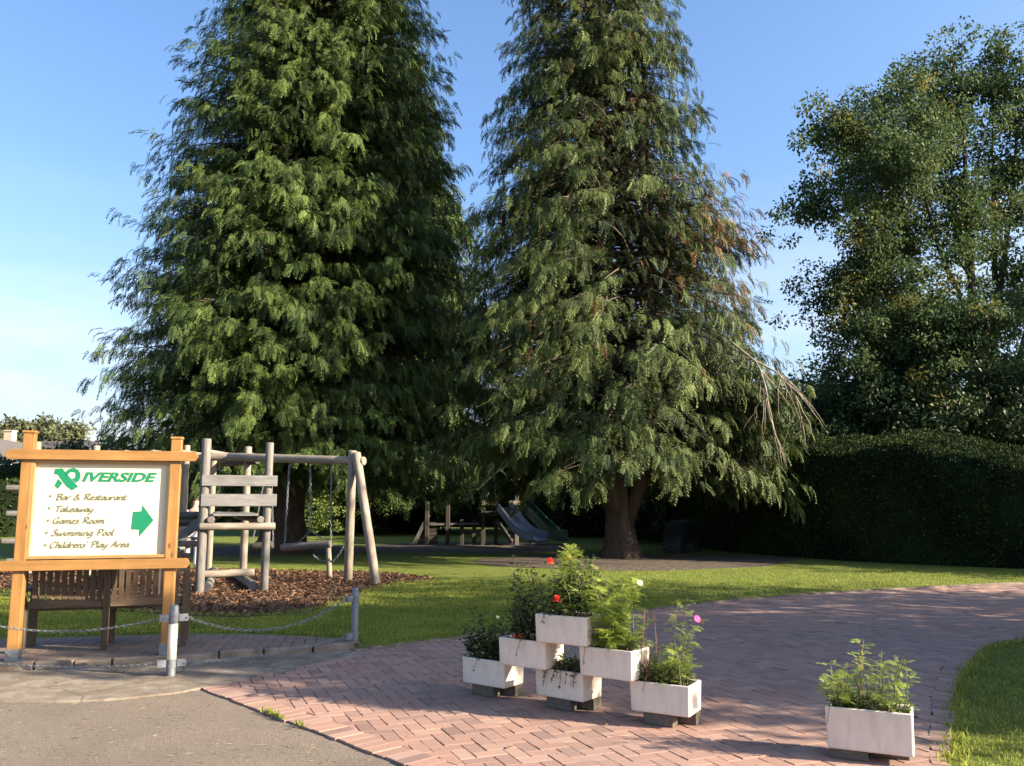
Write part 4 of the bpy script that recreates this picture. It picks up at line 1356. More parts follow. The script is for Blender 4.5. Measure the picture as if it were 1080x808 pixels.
def bullets():
    for x, y in ((210, 275), (203, 356), (195, 438), (186, 520), (177, 603)):
        q = sgn(*cz(x, y))
        mb = MB(); k = 0
        for a in range(10): mb.v.append(SP(q[0] + .012 * math.cos(a * PI / 5), q[1] + .012 * math.sin(a * PI / 5), PF))
        mb.face([k + a for a in range(10)], [(0, 0)] * 10)
        mb.build('bullet_point', M['ink'], pan)
bullets()

# hand-lettered italic lines: broad pen strokes
G_ = {  # strokes in a unit where x-height = 1, cap height = 1.75; (advance, [polyline,...])
 'B': (1.25, [[(.25,0),(.45,1.7)],[(.1,1.55),(.6,1.78),(1.1,1.6),(1.05,1.15),(.45,.95)],[(.45,.95),(1.05,.85),(1.1,.3),(.7,0),(.15,.05)]]),
 'R': (1.35, [[(.25,0),(.45,1.7)],[(.1,1.5),(.6,1.78),(1.1,1.6),(1.05,1.1),(.45,.9)],[(.55,.9),(.9,.4),(1.35,.0)]]),
 'T': (1.15, [[(.5,0),(.65,1.65)],[(.05,1.5),(.4,1.68),(1.0,1.62),(1.4,1.75)]]),
 'G': (1.35, [[(1.2,1.5),(.85,1.75),(.4,1.4),(.15,.7),(.35,.08),(.8,.1),(1.05,.7)],[(.75,.72),(1.25,.75)],[(1.05,.7),(1.0,-.15)]]),
 'S': (1.15, [[(1.1,1.55),(.8,1.75),(.5,1.5),(.6,1.1),(.9,.7),(.8,.2),(.4,0),(.0,.2)]]),
 'C': (1.25, [[(1.2,1.5),(.85,1.75),(.4,1.4),(.15,.7),(.3,.1),(.7,.0),(1.15,.3)]]),
 'P': (1.2, [[(.25,0),(.45,1.7)],[(.1,1.5),(.6,1.78),(1.15,1.6),(1.05,1.05),(.45,.85)]]),
 'A': (1.4, [[(.05,0),(.5,.9),(.95,1.75)],[(.95,1.75),(1.05,.8),(1.25,0)],[(.3,.6),(1.2,.7)]]),
 '&': (1.3, [[(1.25,.0),(.7,.7),(.45,1.3),(.7,1.65),(.9,1.3),(.35,.75),(.1,.35),(.4,.0),(.8,.1),(1.15,.75)]]),
 'a': (.95, [[(.85,.85),(.5,1),(.15,.5),(.3,.02),(.6,.25),(.85,.95)],[(.85,.95),(.75,.2),(1.0,.05)]]),
 'r': (.75, [[(.15,0),(.25,.95)],[(.22,.6),(.5,.95),(.8,.9)]]),
 'e': (.85, [[(.15,.5),(.6,.6),(.75,.85),(.5,1),(.2,.65),(.2,.15),(.5,0),(.85,.25)]]),
 's': (.75, [[(.75,.9),(.45,1),(.35,.75),(.6,.4),(.45,.05),(.05,.08)]]),
 't': (.65, [[(.35,1.45),(.22,.4),(.35,.02),(.65,.2)],[(.05,.95),(.7,1.0)]]),
 'u': (1.0, [[(.12,.95),(.15,.2),(.4,.02),(.8,.6)],[(.85,.98),(.8,.2),(1.02,.05)]]),
 'n': (1.0, [[(.12,0),(.22,.95)],[(.2,.5),(.55,.98),(.8,.8),(.75,.15),(1.0,.05)]]),
 'm': (1.45, [[(.12,0),(.22,.95)],[(.2,.5),(.5,.98),(.68,.8),(.62,0)],[(.66,.5),(.98,.98),(1.2,.8),(1.15,.15),(1.42,.05)]]),
 'k': (.95, [[(.2,0),(.35,1.75)],[(.8,.95),(.3,.5),(.6,.3),(.95,.0)]]),
 'w': (1.35, [[(.1,.95),(.15,.15),(.4,.05),(.68,.85)],[(.68,.85),(.7,.15),(.95,.08),(1.3,.98)]]),
 'y': (.95, [[(.12,.95),(.2,.2),(.45,.1),(.8,.7)],[(.9,.98),(.7,.0),(.4,-.65),(.0,-.6)]]),
 'i': (.5, [[(.2,.95),(.18,.15),(.45,.05)],[(.3,1.32),(.34,1.40)]]),
 'g': (.95, [[(.85,.85),(.5,1),(.15,.55),(.3,.08),(.6,.25),(.85,.95)],[(.85,.95),(.7,-.2),(.4,-.65),(.0,-.5)]]),
 'o': (.9, [[(.5,.98),(.18,.6),(.25,.08),(.55,.02),(.8,.5),(.65,.95),(.45,.98)]]),
 'l': (.5, [[(.35,1.8),(.2,.4),(.28,.05),(.5,.1)]]),
 'h': (.95, [[(.12,0),(.35,1.78)],[(.2,.5),(.52,.98),(.75,.8),(.7,.15),(.95,.05)]]),
 'd': (.95, [[(.8,.8),(.5,1),(.15,.5),(.3,.02),(.6,.25),(.85,.95)],[(1.05,1.8),(.8,.5),(.78,.15),(1.0,.05)]]),
 "'": (.4, [[(.3,1.8),(.2,1.45)]]), ' ': (.7, []),
}
def handwritten(text, x0, x1, yb, xh, name='lettering'):
    adv = sum(G_[c][0] for c in text)
    s0, z0 = sgn(x0, yb); s1 = sgn(x1, yb)[0]
    k = (s1 - s0) / adv
    kz = sgn(x0, yb - xh)[1] - z0
    mb = MB(); pen = 0.0
    for c in text:
        a, strokes = G_[c]
        for st in strokes:
            P = smooth_line(st, 4) if len(st) > 2 else st
            P = [Vector((s0 + (pen + p[0] + p[1] * 0.14) * k, z0 + p[1] * kz)) for p in P]
            for i in range(len(P) - 1):
                d = P[i + 1] - P[i]
                if d.length < 1e-6: continue
                t_ = d.normalized(); n_ = Vector((-t_.y, t_.x))
                wd = .0038 + .0034 * abs(t_.x * 0.55 + t_.y * -0.83)      # broad nib
                e = t_ * .0016
                q = [P[i] - e + n_ * wd, P[i] - e - n_ * wd, P[i + 1] + e - n_ * wd, P[i + 1] + e + n_ * wd]
                b0 = len(mb.v)
                lift = 0.0003 * (i % 3)
                for v in q: mb.v.append(SP(v.x, v.y, PF + lift))
                mb.face([b0, b0 + 1, b0 + 2, b0 + 3], [(0, 0)] * 4)
        pen += a
    return mb.build(name, M['ink'], pan)
handwritten('Bar & Restaurant', 58.4, 133, 527.3, 3.6)
handwritten('Takeaway', 57.6, 98, 539.9, 3.6)
handwritten('Games Room', 55.2, 110, 552.3, 3.7)
handwritten('Swimming Pool', 53.8, 119.5, 565.2, 3.7)
handwritten("Childrens' Play Area", 52, 135.7, 578, 3.7)

# ================================================================== BENCH
BA = G(21, 689.5, 0.09); BB = G(193, 681, 0.09)
bx_ = (BB - BA); bx_.z = 0; BW = bx_.length; bx_.normalize()
bn_ = Vector((-bx_.y, bx_.x, 0))                  # away from the viewer: the bench's front
def BP(s, d, z): return Vector((BA.x, BA.y, 0)) + bx_ * s + bn_ * d + Vector((0, 0, z))
BROT = Matrix((bx_, bn_, Vector((0, 0, 1)))).transposed()
def bbox(mb, s0, s1, d0, d1, z0, z1):
    mb.box(BP((s0 + s1) / 2, (d0 + d1) / 2, (z0 + z1) / 2), (s1 - s0, d1 - d0, z1 - z0), BROT)
bench = thing('park_bench', tuple(BP(BW / 2, .25, .088)), 'slatted brown park bench seen from behind under the sign board', 'bench')
for s in (0, BW / 2, BW):
    mb = MB(); mb.beam(BP(s, 0.02, .088), BP(s, -.01, .48), .06, .07, tuple(bn_)); mb.beam(BP(s, -.01, .475), BP(s, -.09, 1.0), .06, .06, tuple(bn_))
    mb.build('leg', M['benchwood'], bench, bevel=.004)
    mb = MB(); bbox(mb, s - .035, s + .035, .46, .53, .088, .43 if 0 < s < BW else .66)
    mb.build('leg', M['benchwood'], bench, bevel=.004)
mb = MB()
for k in range(5): bbox(mb, -.03, BW + .03, .04 + k * .1, .125 + k * .1, .502, .526)
mb.build('seat', M['benchwood'], bench, bevel=.003)
mb = MB(); bbox(mb, .035, BW - .035, .035, .075, .47, .50); bbox(mb, .035, BW - .035, .47, .51, .46, .498)
mb.build('seat_rail', M['benchwood'], bench, bevel=.003)
mb = MB()
mb.beam(BP(.035, -.015, .535), BP(BW - .035, -.015, .535), .035, .07); mb.beam(BP(.035, -.085, .98), BP(BW - .035, -.085, .98), .035, .08)
n = 21
for i in range(n):
    s = .06 + (BW - .12) * (i + .5) / n
    mb.beam(BP(s, -.02, .565), BP(s, -.08, .945), .045, .018, tuple(bn_))
mb.build('backrest', M['benchwood'], bench, bevel=.002)
for s in (0, BW):
    mb = MB(); bbox(mb, s - .04, s + .04, -.02, .55, .662, .69)
    mb.build('armrest', M['benchwood'], bench, bevel=.004)

# ================================================================== BOLLARDS AND CHAINS
def bollard(loc, label, white, yaw, brs=(-1, 1)):
    T = thing('bollard', (0, 0, 0), label, 'bollard', 'steel bollards linked by chains')
    mb = MB(); mb.lathe((0, 0, 0), [(.037, -.05), (.037, .575), (.034, .585), (.022, .59), (0.001, .591)], 20)
    mb.build('pole', M['galv'], T)
    if white:
        mb = MB(); mb.lathe((0, 0, 0), [(.037, .13), (.0388, .131), (.0388, .429), (.037, .43)], 20)
        mb.build('painted_band', M['whitepaint'], T)
    for z in (.10, .48):
        mb = MB()
        mb.lathe((0, 0, z), [(.038, -.035), (.043, -.035), (.043, .035), (.038, .035)], 20, sm=False)
        for sg in brs:
            mb.box((sg * .080, 0, z), (.075, .045, .060))
            mb.tube([(sg * .11, -.034, z), (sg * .11, .034, z)], .009, 8)
        mb.build('bracket', M['galv'], T, bevel=.003)
    T.location = loc; T.rotation_euler = (0, 0, yaw)
    return T
bl1 = G(180, 712, .03); bl2 = G(373.5, 681, .03)
bl0 = Vector((bl1.x - 2.25, bl1.y + .28, .03))
yaw1 = math.atan2(bl2.y - bl1.y, bl2.x - bl1.x) * .5
bollard(bl1, 'grey steel bollard with a white painted band, nearest the sign board', True, yaw1)
bollard(bl2, 'plain blue-grey steel bollard at the corner of the lawn', False, math.atan2(bl2.y - bl1.y, bl2.x - bl1.x), (-1,))
bollard(bl0, 'grey steel bollard beyond the left end of the sign board', False, math.atan2(bl1.y - bl0.y, bl1.x - bl0.x), (-1, 1))
def chain_mb(a, b_, sag, pitch=.034, wire=.0038, wdt=.0105):
    a, b_ = Vector(a), Vector(b_)
    n = 60
    P = [a.lerp(b_, i / n) - Vector((0, 0, sag * 4 * (i / n) * (1 - i / n))) for i in range(n + 1)]
    s = [0]
    for i in range(n): s.append(s[-1] + (P[i + 1] - P[i]).length)
    N_ = int(s[-1] / pitch)
    mb = MB()
    Pn = np.array([tuple(p) for p in P])
    f = lambda u: Vector([float(np.interp(u, s, Pn[:, i])) for i in range(3)])
    for k in range(N_):
        c = f((k + .5) * s[-1] / N_); t_ = (f((k + .8) * s[-1] / N_) - f((k + .2) * s[-1] / N_)).normalized()
        up = Vector((0, 0, 1)) if abs(t_.z) < .9 else Vector((0, 1, 0))
        y = up.cross(t_).normalized(); z = t_.cross(y)
        w_ = (y + z).normalized() if k % 2 else (z - y).normalized()
        hl = pitch * .5
        ring = [c + t_ * (hl * .95 * math.cos(q)) * 1.25 + w_ * (wdt * math.sin(q)) for q in [2 * PI * i / 8 for i in range(8)]]
        base = len(mb.v)
        o_ = t_.cross(w_)
        for i in range(8):
            c2 = ring[i]; tg = (ring[(i + 1) % 8] - ring[i - 1]).normalized(); n1 = tg.cross(o_)
            for j in range(4):
                q = PI / 2 * j
                mb.v.append(c2 + (n1 * math.cos(q) + o_ * math.sin(q)) * wire)
        for i in range(8):
            for j in range(4):
                mb.face([base + i * 4 + j, base + i * 4 + (j + 1) % 4, base + ((i + 1) % 8) * 4 + (j + 1) % 4, base + ((i + 1) % 8) * 4 + j], [(0, 0)] * 4, 0, True)
    return mb
def bhook(loc, yaw, sg, z): return Vector((loc[0] + math.cos(yaw) * .115 * sg, loc[1] + math.sin(yaw) * .115 * sg, loc[2] + z))
ya2 = math.atan2(bl2.y - bl1.y, bl2.x - bl1.x); ya0 = math.atan2(bl1.y - bl0.y, bl1.x - bl0.x)
for z, sag0, sag1, hh in ((.48, .13, .20, 'upper'), (.10, .05, .05, 'lower')):
    for a, b_, sg, w_ in ((bhook(bl0, ya0, 1, z), bhook(bl1, yaw1, -1, z), sag0, 'in front of the sign board'), (bhook(bl1, yaw1, 1, z), bhook(bl2, ya2, -1, z), sag1, 'between the banded bollard and the lawn corner')):
        o = chain_mb(a, b_, sg).build('chain', M['galv'], None, tuple((a + b_) / 2))
        setp(o, '%s grey link chain slung %s' % (hh, w_), 'chain', 'chains between the bollards')

# ================================================================== PLANTERS
def trough_mesh(L, D, H):
    mb = MB()
    def ring(l, d, z):
        k = len(mb.v)
        for sx, sy in ((-1, -1), (1, -1), (1, 1), (-1, 1)): mb.v.append(Vector((sx * l / 2, sy * d / 2, z)))
        return k
    lv = [ring(L - .014, D - .014, 0), ring(L - .004, D - .004, H * .9), ring(L, D, H), ring(L - .045, D - .045, H), ring(L - .055, D - .055, H - .05), ring(L - .06, D - .06, .03)]
    mb.face([lv[0] + 3, lv[0] + 2, lv[0] + 1, lv[0]], [(0, 0)] * 4)
    for a, b_ in zip(lv[:-1], lv[1:]):
        for i in range(4):
            j = (i + 1) % 4
            mb.face([a + i, a + j, b_ + j, b_ + i], [(0, 0)] * 4)
    mb.face([lv[5] + i for i in range(4)], [(0, 0)] * 4)
    return mb
def soil_mesh(L, D, H, seed):
    rg = random.Random(seed); mb = MB(); n, m = 14, 8
    for j in range(m + 1):
        for i in range(n + 1):
            x = (i / n - .5) * (L - .05); y = (j / m - .5) * (D - .05)
            mb.v.append(Vector((x, y, H - .025 + rg.uniform(-.008, .008))))
    for j in range(m):
        for i in range(n):
            k = j * (n + 1) + i
            mb.face([k, k + 1, k + n + 2, k + n + 1], [(0, 0)] * 4)
    return mb
GRP = 'white planter troughs on the driveway'
PL = []
def planter(fl, yaw, z, L, D, H, label, proto=None):
    ca, sa = math.cos(yaw), math.sin(yaw)
    c = Vector((fl[0] + ca * L / 2 - sa * D / 2, fl[1] + sa * L / 2 + ca * D / 2, z))
    if proto is None:
        T = thing('planter_trough', (0, 0, 0), label, 'planter', GRP)
        trough_mesh(L, D, H).build('trough', M['whitepaint'], T, bevel=.018, seg=3)
        soil_mesh(L, D, H, 3).build('soil', M['soil'], T)
    else:
        T = proto.copy(); COL.objects.link(T); T['label'] = label
        for ch in proto.children:
            q = ch.copy(); COL.objects.link(q); q.parent = T
    T.location = c; T.rotation_euler = (0, 0, yaw)
    PL.append((c, yaw, L, D, z + H))
    return T
L_, D_, H_ = .425, .265, .20
zb = .10
p0 = planter((-.398, 6.98), R(-37), zb, L_, D_, H_, 'white planter trough lowest at the left end of the stack')
planter((.167, 6.54), R(-38), zb, L_, D_, H_, 'white planter trough lowest in the middle of the stack, under two others', p0)
planter((.80, 6.06), R(-30), zb, L_, D_, H_, 'white planter trough lowest at the right end of the stack, with the magenta flower', p0)
planter((-.105, 6.62), R(-36), zb + H_ + .003, L_, D_, H_, 'white planter trough on the middle tier at the left, under the dark tall stems', p0)
planter((.468, 6.22), R(-36.5), zb + H_ + .003, L_, D_, H_, 'white planter trough on the middle tier at the right, full of feathery foliage', p0)
planter((.162, 6.36), R(-33), zb + 2 * H_ + .006, L_, D_, H_, 'topmost white planter trough of the stack, under the red flowers', p0)
planter((1.842, 5.25), R(-25), .075, .475, .26, .238, 'larger white planter trough standing alone at the right of the driveway')

# concrete blocks they stand on
bk = MB(); bk.box((0, 0, .05), (.21, .10, .10))
kb = None
def block(c, yaw, label, h=.078):
    global kb
    if kb is None:
        o = bk.build('concrete_block', M['concreteblock'], None, (0, 0, 0), bevel=.006); kb = o
    else:
        o = kb.copy(); COL.objects.link(o)
    o.location = (c[0], c[1], .021); o.rotation_euler = (0, 0, yaw); o.scale = (1, 1, h / .10)
    setp(o, label, 'block', 'concrete blocks under the planters')
names = ['under the left end trough of the stack', 'under the middle lowest trough', 'under the trough with the magenta flower', None, None, None, 'under the lone planter']
for i, nm in enumerate(names):
    if not nm: continue
    c, yaw, L, D, zt_ = PL[i]
    ca, sa = math.cos(yaw), math.sin(yaw)
    hh = .076 if i < 6 else .052
    for sgx, wh in ((-.02 if i < 6 else -.12, 'front'), (.10 if i < 6 else .10, 'rear')):
        dy = -D * .22 if wh == 'front' else D * .26
        block((c.x + ca * sgx - sa * dy, c.y + sa * sgx + ca * dy), yaw, 'weathered concrete block at the %s %s' % (wh, nm), hh)

# ------------------------------------------------------------------ plants
FR_F = frond_template(8, 0.25, 0.045, 0.5, 5)
def ball_flower(c, r, seed, layers=5):
    rg = random.Random(seed); V, F = [], []
    c = Vector(c)
    for l in range(layers):
        el = -0.3 + (1.55 + .3) * l / (layers - 1)
        n = max(4, int(13 * math.cos(el * .9)))
        for k in range(n):
            a = 2 * PI * (k + .5 * (l % 2)) / n + rg.uniform(-.1, .1)
            d = Vector((math.cos(a) * math.cos(el), math.sin(a) * math.cos(el), math.sin(el)))
            sd = Vector((-math.sin(a), math.cos(a), 0)); up = sd.cross(d) * -1
            i0 = len(V)
            rr = r * rg.uniform(.88, 1.08); wd = r * .30
            V += [c + d * rr * .35, c + d * rr * .8 + sd * wd + up * r * .08, c + d * rr + up * r * .14, c + d * rr * .8 - sd * wd + up * r * .08]
            F.append([i0, i0 + 1, i0 + 2, i0 + 3])
    return np.array([tuple(v) for v in V]), F
def flat_flower(c, r, face, n=9):
    c = Vector(c); f = Vector(face).normalized(); a1 = f.orthogonal().normalized(); a2 = f.cross(a1)
    V, F = [], []
    for k in range(n):
        a = 2 * PI * k / n; d = a1 * math.cos(a) + a2 * math.sin(a); sd = f.cross(d)
        i0 = len(V)
        V += [c + f * .002, c + d * r * .7 + sd * r * .3 + f * r * .15, c + d * r + f * r * .05, c + d * r * .7 - sd * r * .3 + f * r * .15]
        F.append([i0, i0 + 1, i0 + 2, i0 + 3])
    return np.array([tuple(v) for v in V]), F

def plant(name, label, pi, style, h, nst, seed, m, u=(-.4, .4), v=(-.35, .35), leaf=.05, lps=40, lean=.25, flowers=(), stem='stem', hang=0, cat='plant', seeds=(), fl_start=.15, top_only=False):
    """u,v: stretch of the trough it grows from; flowers: (photo px, photo py, kind, radius)"""
    rg = np.random.RandomState(seed)
    c, yaw, L, D, zt_ = PL[pi]
    ca, sa = math.cos(yaw), math.sin(yaw)
    def loc(a, b_): return np.array([c.x + ca * a * L - sa * b_ * D, c.y + sa * a * L + ca * b_ * D, zt_ - .03])
    cu, cv = (u[0] + u[1]) / 2, (v[0] + v[1]) / 2
    T = thing(name, tuple(loc(cu, cv)), label, cat)
    polys, rads, O, Dd, U, S, ti = [], [], [], [], [], [], []
    def stem_path(b, tip, bow=.06):
        s = np.linspace(0, 1, 9)[:, None]
        q = b + (tip - b) * s
        o_ = rg.normal(0, bow, 3) * np.linalg.norm(tip - b); o_[2] = 0
        return q + o_ * np.sin(PI * s)
    tips = []
    for k in range(nst):
        b = loc(rg.uniform(*u), rg.uniform(*v))
        hh = h * rg.uniform(.55, 1.0)
        a = rg.rand() * 2 * PI
        tip = b + np.array([math.cos(a) * lean * hh, math.sin(a) * lean * hh, hh])
        tips.append((b, tip))
    fl = []
    for (px, py, kind, r) in flowers:
        b = loc(rg.uniform(*u), rg.uniform(*v))
        Y = c.y - .13 if kind in ('red', 'pink', 'cream') else (b[1] + c.y) / 2
        tip = np.array(tuple(at(px, py, Y)))
        tips.append((b, tip)); fl.append((tip, kind, r))
    for (px, py) in seeds:
        b = loc(rg.uniform(*u), rg.uniform(*v)); tip = np.array(tuple(at(px, py, (b[1] + c.y) / 2)))
        tips.append((b, tip)); fl.append((tip, 'seed', .010))
    for b, tip in tips:
        q = stem_path(b, tip)
        polys.append(q); rads.append(np.linspace(.0045, .0022, 9))
        n = max(6, int(lps * np.linalg.norm(tip - b) / h))
        t = fl_start + (1 - fl_start) * rg.rand(n)
        if style == 'sparse': t = .1 + .6 * rg.rand(n)
        i = t * 8; i0 = np.minimum(i.astype(int), 7); p = q[i0] + (q[i0 + 1] - q[i0]) * (i - i0)[:, None]
        a = rg.rand(n) * 2 * PI
        d = np.column_stack([np.cos(a), np.sin(a), rg.uniform(-.25, .9, n)])
        O.append(p + d * rg.uniform(0, .03, (n, 1))); Dd.append(norm(d)); U.append(norm(rg.normal(0, .35, (n, 3)) + [0, 0, 1]))
        S.append(leaf * rg.uniform(.6, 1.35, n) * (1.15 - .45 * t)); ti.append(np.clip(.35 + .35 * t + rg.normal(0, .18, n), 0, 1))
    for k in range(hang):                       # trailing stems over the rim
        a = rg.uniform(*u); b = loc(a, -.42); e = loc(a + rg.uniform(-.12, .12), -.62)
        e[2] -= rg.uniform(.02, .10)
        s = np.linspace(0, 1, 9)[:, None]
        q = b + (e - b) * s; q[:, 2] += .09 * np.sin(PI * np.sqrt(s[:, 0]))
        polys.append(q); rads.append(np.full(9, .0018))
        n = 12; t = rg.rand(n); i = t * 8; i0 = np.minimum(i.astype(int), 7); p = q[i0] + (q[i0 + 1] - q[i0]) * (i - i0)[:, None]
        O.append(p); Dd.append(norm(rg.normal(0, 1, (n, 3)))); U.append(norm(rg.normal(0, .5, (n, 3)) + [0, 0, 1])); S.append(leaf * .55 * rg.uniform(.6, 1.2, n)); ti.append(rg.uniform(.2, .7, n))
    O, Dd, U, S, ti = map(np.concatenate, (O, Dd, U, S, ti))
    tv, tf = FR_F if style == 'feather' else (LEAF_V, LEAF_F)
    V, F = stamp(tv, tf, O, Dd, U, S)
    link('foliage', np_mesh('foliage', V, [F], m, np.repeat(ti, len(tf))), T)
    Vs, Fs = tubes_np(polys, rads, 4)
    link('stems', np_mesh('stems', Vs, [Fs], M[stem], smooth=True), T)
    for k, (tip, kind, r) in enumerate(fl):
        if kind == 'seed':
            V, F = ball_flower(tip, r, k, 4); me = np_mesh('seed_head', V, [np.array(F)], M['seed']); link('seed_head', me, T)
        elif kind in ('red', 'orange'):
            V, F = ball_flower(tip, r, k); link('flower', np_mesh('flower', V, [np.array(F)], M[kind]), T)
        else:
            V, F = flat_flower(tip, r, (.35, -.8, .45)); V2, F2 = ball_flower(tip, r * .35, k, 3)
            link('flower', np_mesh('flower', np.concatenate([V, V2]), [np.array(F), np.array(F2) + len(V)], [M[kind], M['cream' if kind == 'pink' else 'seed']], mi=[0] * len(F) + [1] * len(F2)), T)
    return T
plant('bedding_plant', 'dark bushy low plant spilling from the left end trough', 0, 'leaf', .31, 46, 1, M['darkplant'], u=(-.4, .45), leaf=.05, lps=34, lean=.45, hang=1, flowers=((525, 651, 'cream', .014),), seeds=((498, 641), (501, 650)))
plant('dahlia_plant', 'tall dark thin-stemmed plant with low red bloom in the middle tier left trough', 3, 'leaf', .36, 24, 2, M['darkplant'], u=(-.42, .40), leaf=.05, lps=30, lean=.3, hang=1, flowers=((548, 672, 'red', .024), (541, 671, 'red', .015)), seeds=((544, 588), (550, 596), (559, 592), (563, 612), (547, 610), (556, 604)))
plant('dahlia_plant', 'leafy green plant with round red blooms in the topmost trough', 5, 'leaf', .40, 30, 3, M['plantleaf'], u=(-.42, .42), leaf=.058, lps=36, lean=.33, hang=1, flowers=((580, 593.5, 'red', .036), (587, 633, 'red', .036), (600.5, 589, 'orange', .030)), seeds=((614, 594), (618, 592), (626, 586), (625, 593), (627, 624)))
plant('feathery_plant', 'light green feathery tuft at the very top of the stack', 5, 'feather', .50, 5, 4, M['feather'], u=(-.12, .0), v=(-.1, .2), leaf=.085, lps=52, lean=.10, fl_start=.66)
plant('feathery_plant', 'bright green feathery bush with cream bloom in the middle tier right trough', 4, 'feather', .56, 11, 5, M['feather'], u=(-.30, .40), leaf=.115, lps=46, lean=.32, fl_start=.12, flowers=((675, 615, 'cream', .024),))
plant('bedding_plant', 'small yellow-green leafy plant trailing over the rim under the feathery bush', 4, 'leaf', .16, 22, 6, M['plantleaf'], u=(-.45, .45), leaf=.035, lps=26, lean=.5, hang=1)
plant('trailing_plant', 'dark trailing plant hanging from the middle lowest trough', 1, 'leaf', .13, 22, 7, M['darkplant'], u=(-.40, .40), leaf=.045, lps=20, lean=.6, hang=12)
plant('bedding_plant', 'yellow-green leafy mound in the right end trough of the stack', 2, 'leaf', .17, 36, 8, M['plantleaf'], u=(-.44, .44), leaf=.034, lps=34, lean=.5, hang=1)
plant('cosmos_plant', 'thin feathery plant with one magenta flower in the right end trough', 2, 'feather', .34, 5, 9, M['feather'], u=(-.05, .35), leaf=.075, lps=26, lean=.12, flowers=((735.5, 653, 'pink', .028),), seeds=((715, 634), (725.5, 632), (729, 668)))
plant('dry_plant', 'withered reddish stems with brown heads between the feathery bush and magenta flower', 2, 'sparse', .3, 2, 10, M['dryplant'], u=(-.42, -.2), leaf=.02, lps=7, lean=.2, stem='redstem', seeds=((680, 644), (689, 644), (684, 652), (676, 660), (695, 668)))
plant('feathery_plant', 'feathery bright green plant at the left of the lone planter', 6, 'feather', .30, 8, 11, M['feather'], u=(-.36, -.10), leaf=.085, lps=26, lean=.25, fl_start=.25)
plant('feathery_plant', 'taller red-stemmed feathery plant in the middle of the lone planter', 6, 'feather', .42, 2, 12, M['feather'], u=(-.06, .04), v=(-.1, .2), leaf=.075, lps=24, lean=.05, fl_start=.55, stem='redstem')
plant('feathery_plant', 'yellowish feathery plant at the right of the lone planter', 6, 'feather', .37, 9, 13, M['feather'], u=(.10, .38), leaf=.07, lps=27, lean=.16, fl_start=.15)
plant('ivy_plant', 'small pale ivy-like leaves covering the soil of the lone planter', 6, 'leaf', .10, 34, 14, M['plantleaf'], u=(-.40, .45), leaf=.034, lps=16, lean=.7, hang=1)

# ================================================================== CLIMBING FRAME
def logtube(mb, a, b_, r, mi=0, n=12):
    a, b_ = Vector(a), Vector(b_)
    d = (b_ - a).normalized()
    L = (b_ - a).length
    mb.tube([a, a + d * .02, a + (b_ - a) * .3, a + (b_ - a) * .7, b_ - d * .02, b_], [r * .9, r, r * 1.015, r * .99, r, r * .88], n, mi=mi)
    return mb
cfb = G(245, 617)
cf = thing('climbing_frame', (cfb.x, cfb.y, 0), 'weathered log climbing tower with plank sides and swing beam behind the sign board', 'climbing frame')
ZT = 2.58
P1 = G(210, 627); P2 = G(278.5, 624.5); P3 = G(256, 609); P4 = G(219.5, 606); P5 = G(190, 605)
def post(p, z1, r=.06, m='log', top=None):
    mb = MB(); logtube(mb, (p.x, p.y, -.1), (top.x, top.y, z1) if top is not None else (p.x, p.y, z1), r)
    return mb.build('post', M[m], cf)
post(P1, ZT, .078, 'greylog'); post(P2, 2.54, .070, 'greylog'); post(P3, 2.66, .076); post(P4, 2.62, .07); post(P5, 2.75, .072)
u12 = (P2 - P1).normalized()
fn = Vector((u12.y, -u12.x, 0))
for y0, y1 in ((501, 512.5), (521, 534)):
    z0 = at(245, y1, P1.y).z; z1 = at(245, y0, P1.y).z
    mb = MB(); mb.beam(P1 - u12 * .05 + fn * .09 + Vector((0, 0, (z0 + z1) / 2)), P2 + u12 * .14 + fn * .09 + Vector((0, 0, (z0 + z1) / 2)), .035, z1 - z0)
    mb.build('plank', M['plank'], cf, bevel=.005)
zc = at(245, 555.5, P1.y).z
mb = MB(); logtube(mb, P1 - u12 * .06 + fn * .10 + Vector((0, 0, zc)), P2 + u12 * .13 + fn * .10 + Vector((0, 0, zc)), .062); mb.build('crossbar', M['log'], cf)
# deck between the four posts
zd = 1.22
for a, b_, sh in ((P1, P4, .13), (P2, P3, -.12)):
    mb = MB(); d = (b_ - a).normalized(); sd = Vector((d.y, -d.x, 0)) * sh
    logtube(mb, a + sd - d * .12 + Vector((0, 0, zd)), b_ + sd + d * .1 + Vector((0, 0, zd)), .06); mb.build('deck_bearer', M['greylog'], cf)
mb = MB()
d = (P4 - P1); nB = 18
for i in range(nB):
    f = (i + .5) / nB
    a = P1.lerp(P4, f) + (P2 - P1).normalized() * .16; b_ = P2.lerp(P3, f) - (P2 - P1).normalized() * .14
    mb.beam(a + Vector((0, 0, zd + .082)), b_ + Vector((0, 0, zd + .082)), d.length / nB * .88, .04)
mb.build('deck', M['plank'], cf)
mb = MB(); m0 = P1.lerp(P4, .32); m1 = P2.lerp(P3, .45); logtube(mb, m0 + Vector((-.02, 0, .22)), m1 + Vector((.0, 0, .23)), .07); mb.build('crossbar', M['log'], cf)
for a, b_, sh in ((P1, P4, .12), (P2, P3, -.16)):
    d = (b_ - a).normalized(); sd = Vector((d.y, -d.x, 0)) * sh
    mb = MB(); logtube(mb, a + sd + d * .1 + Vector((0, 0, .09)), b_ + sd + Vector((0, 0, .09)), .08); mb.build('ground_log', M['greylog'], cf)
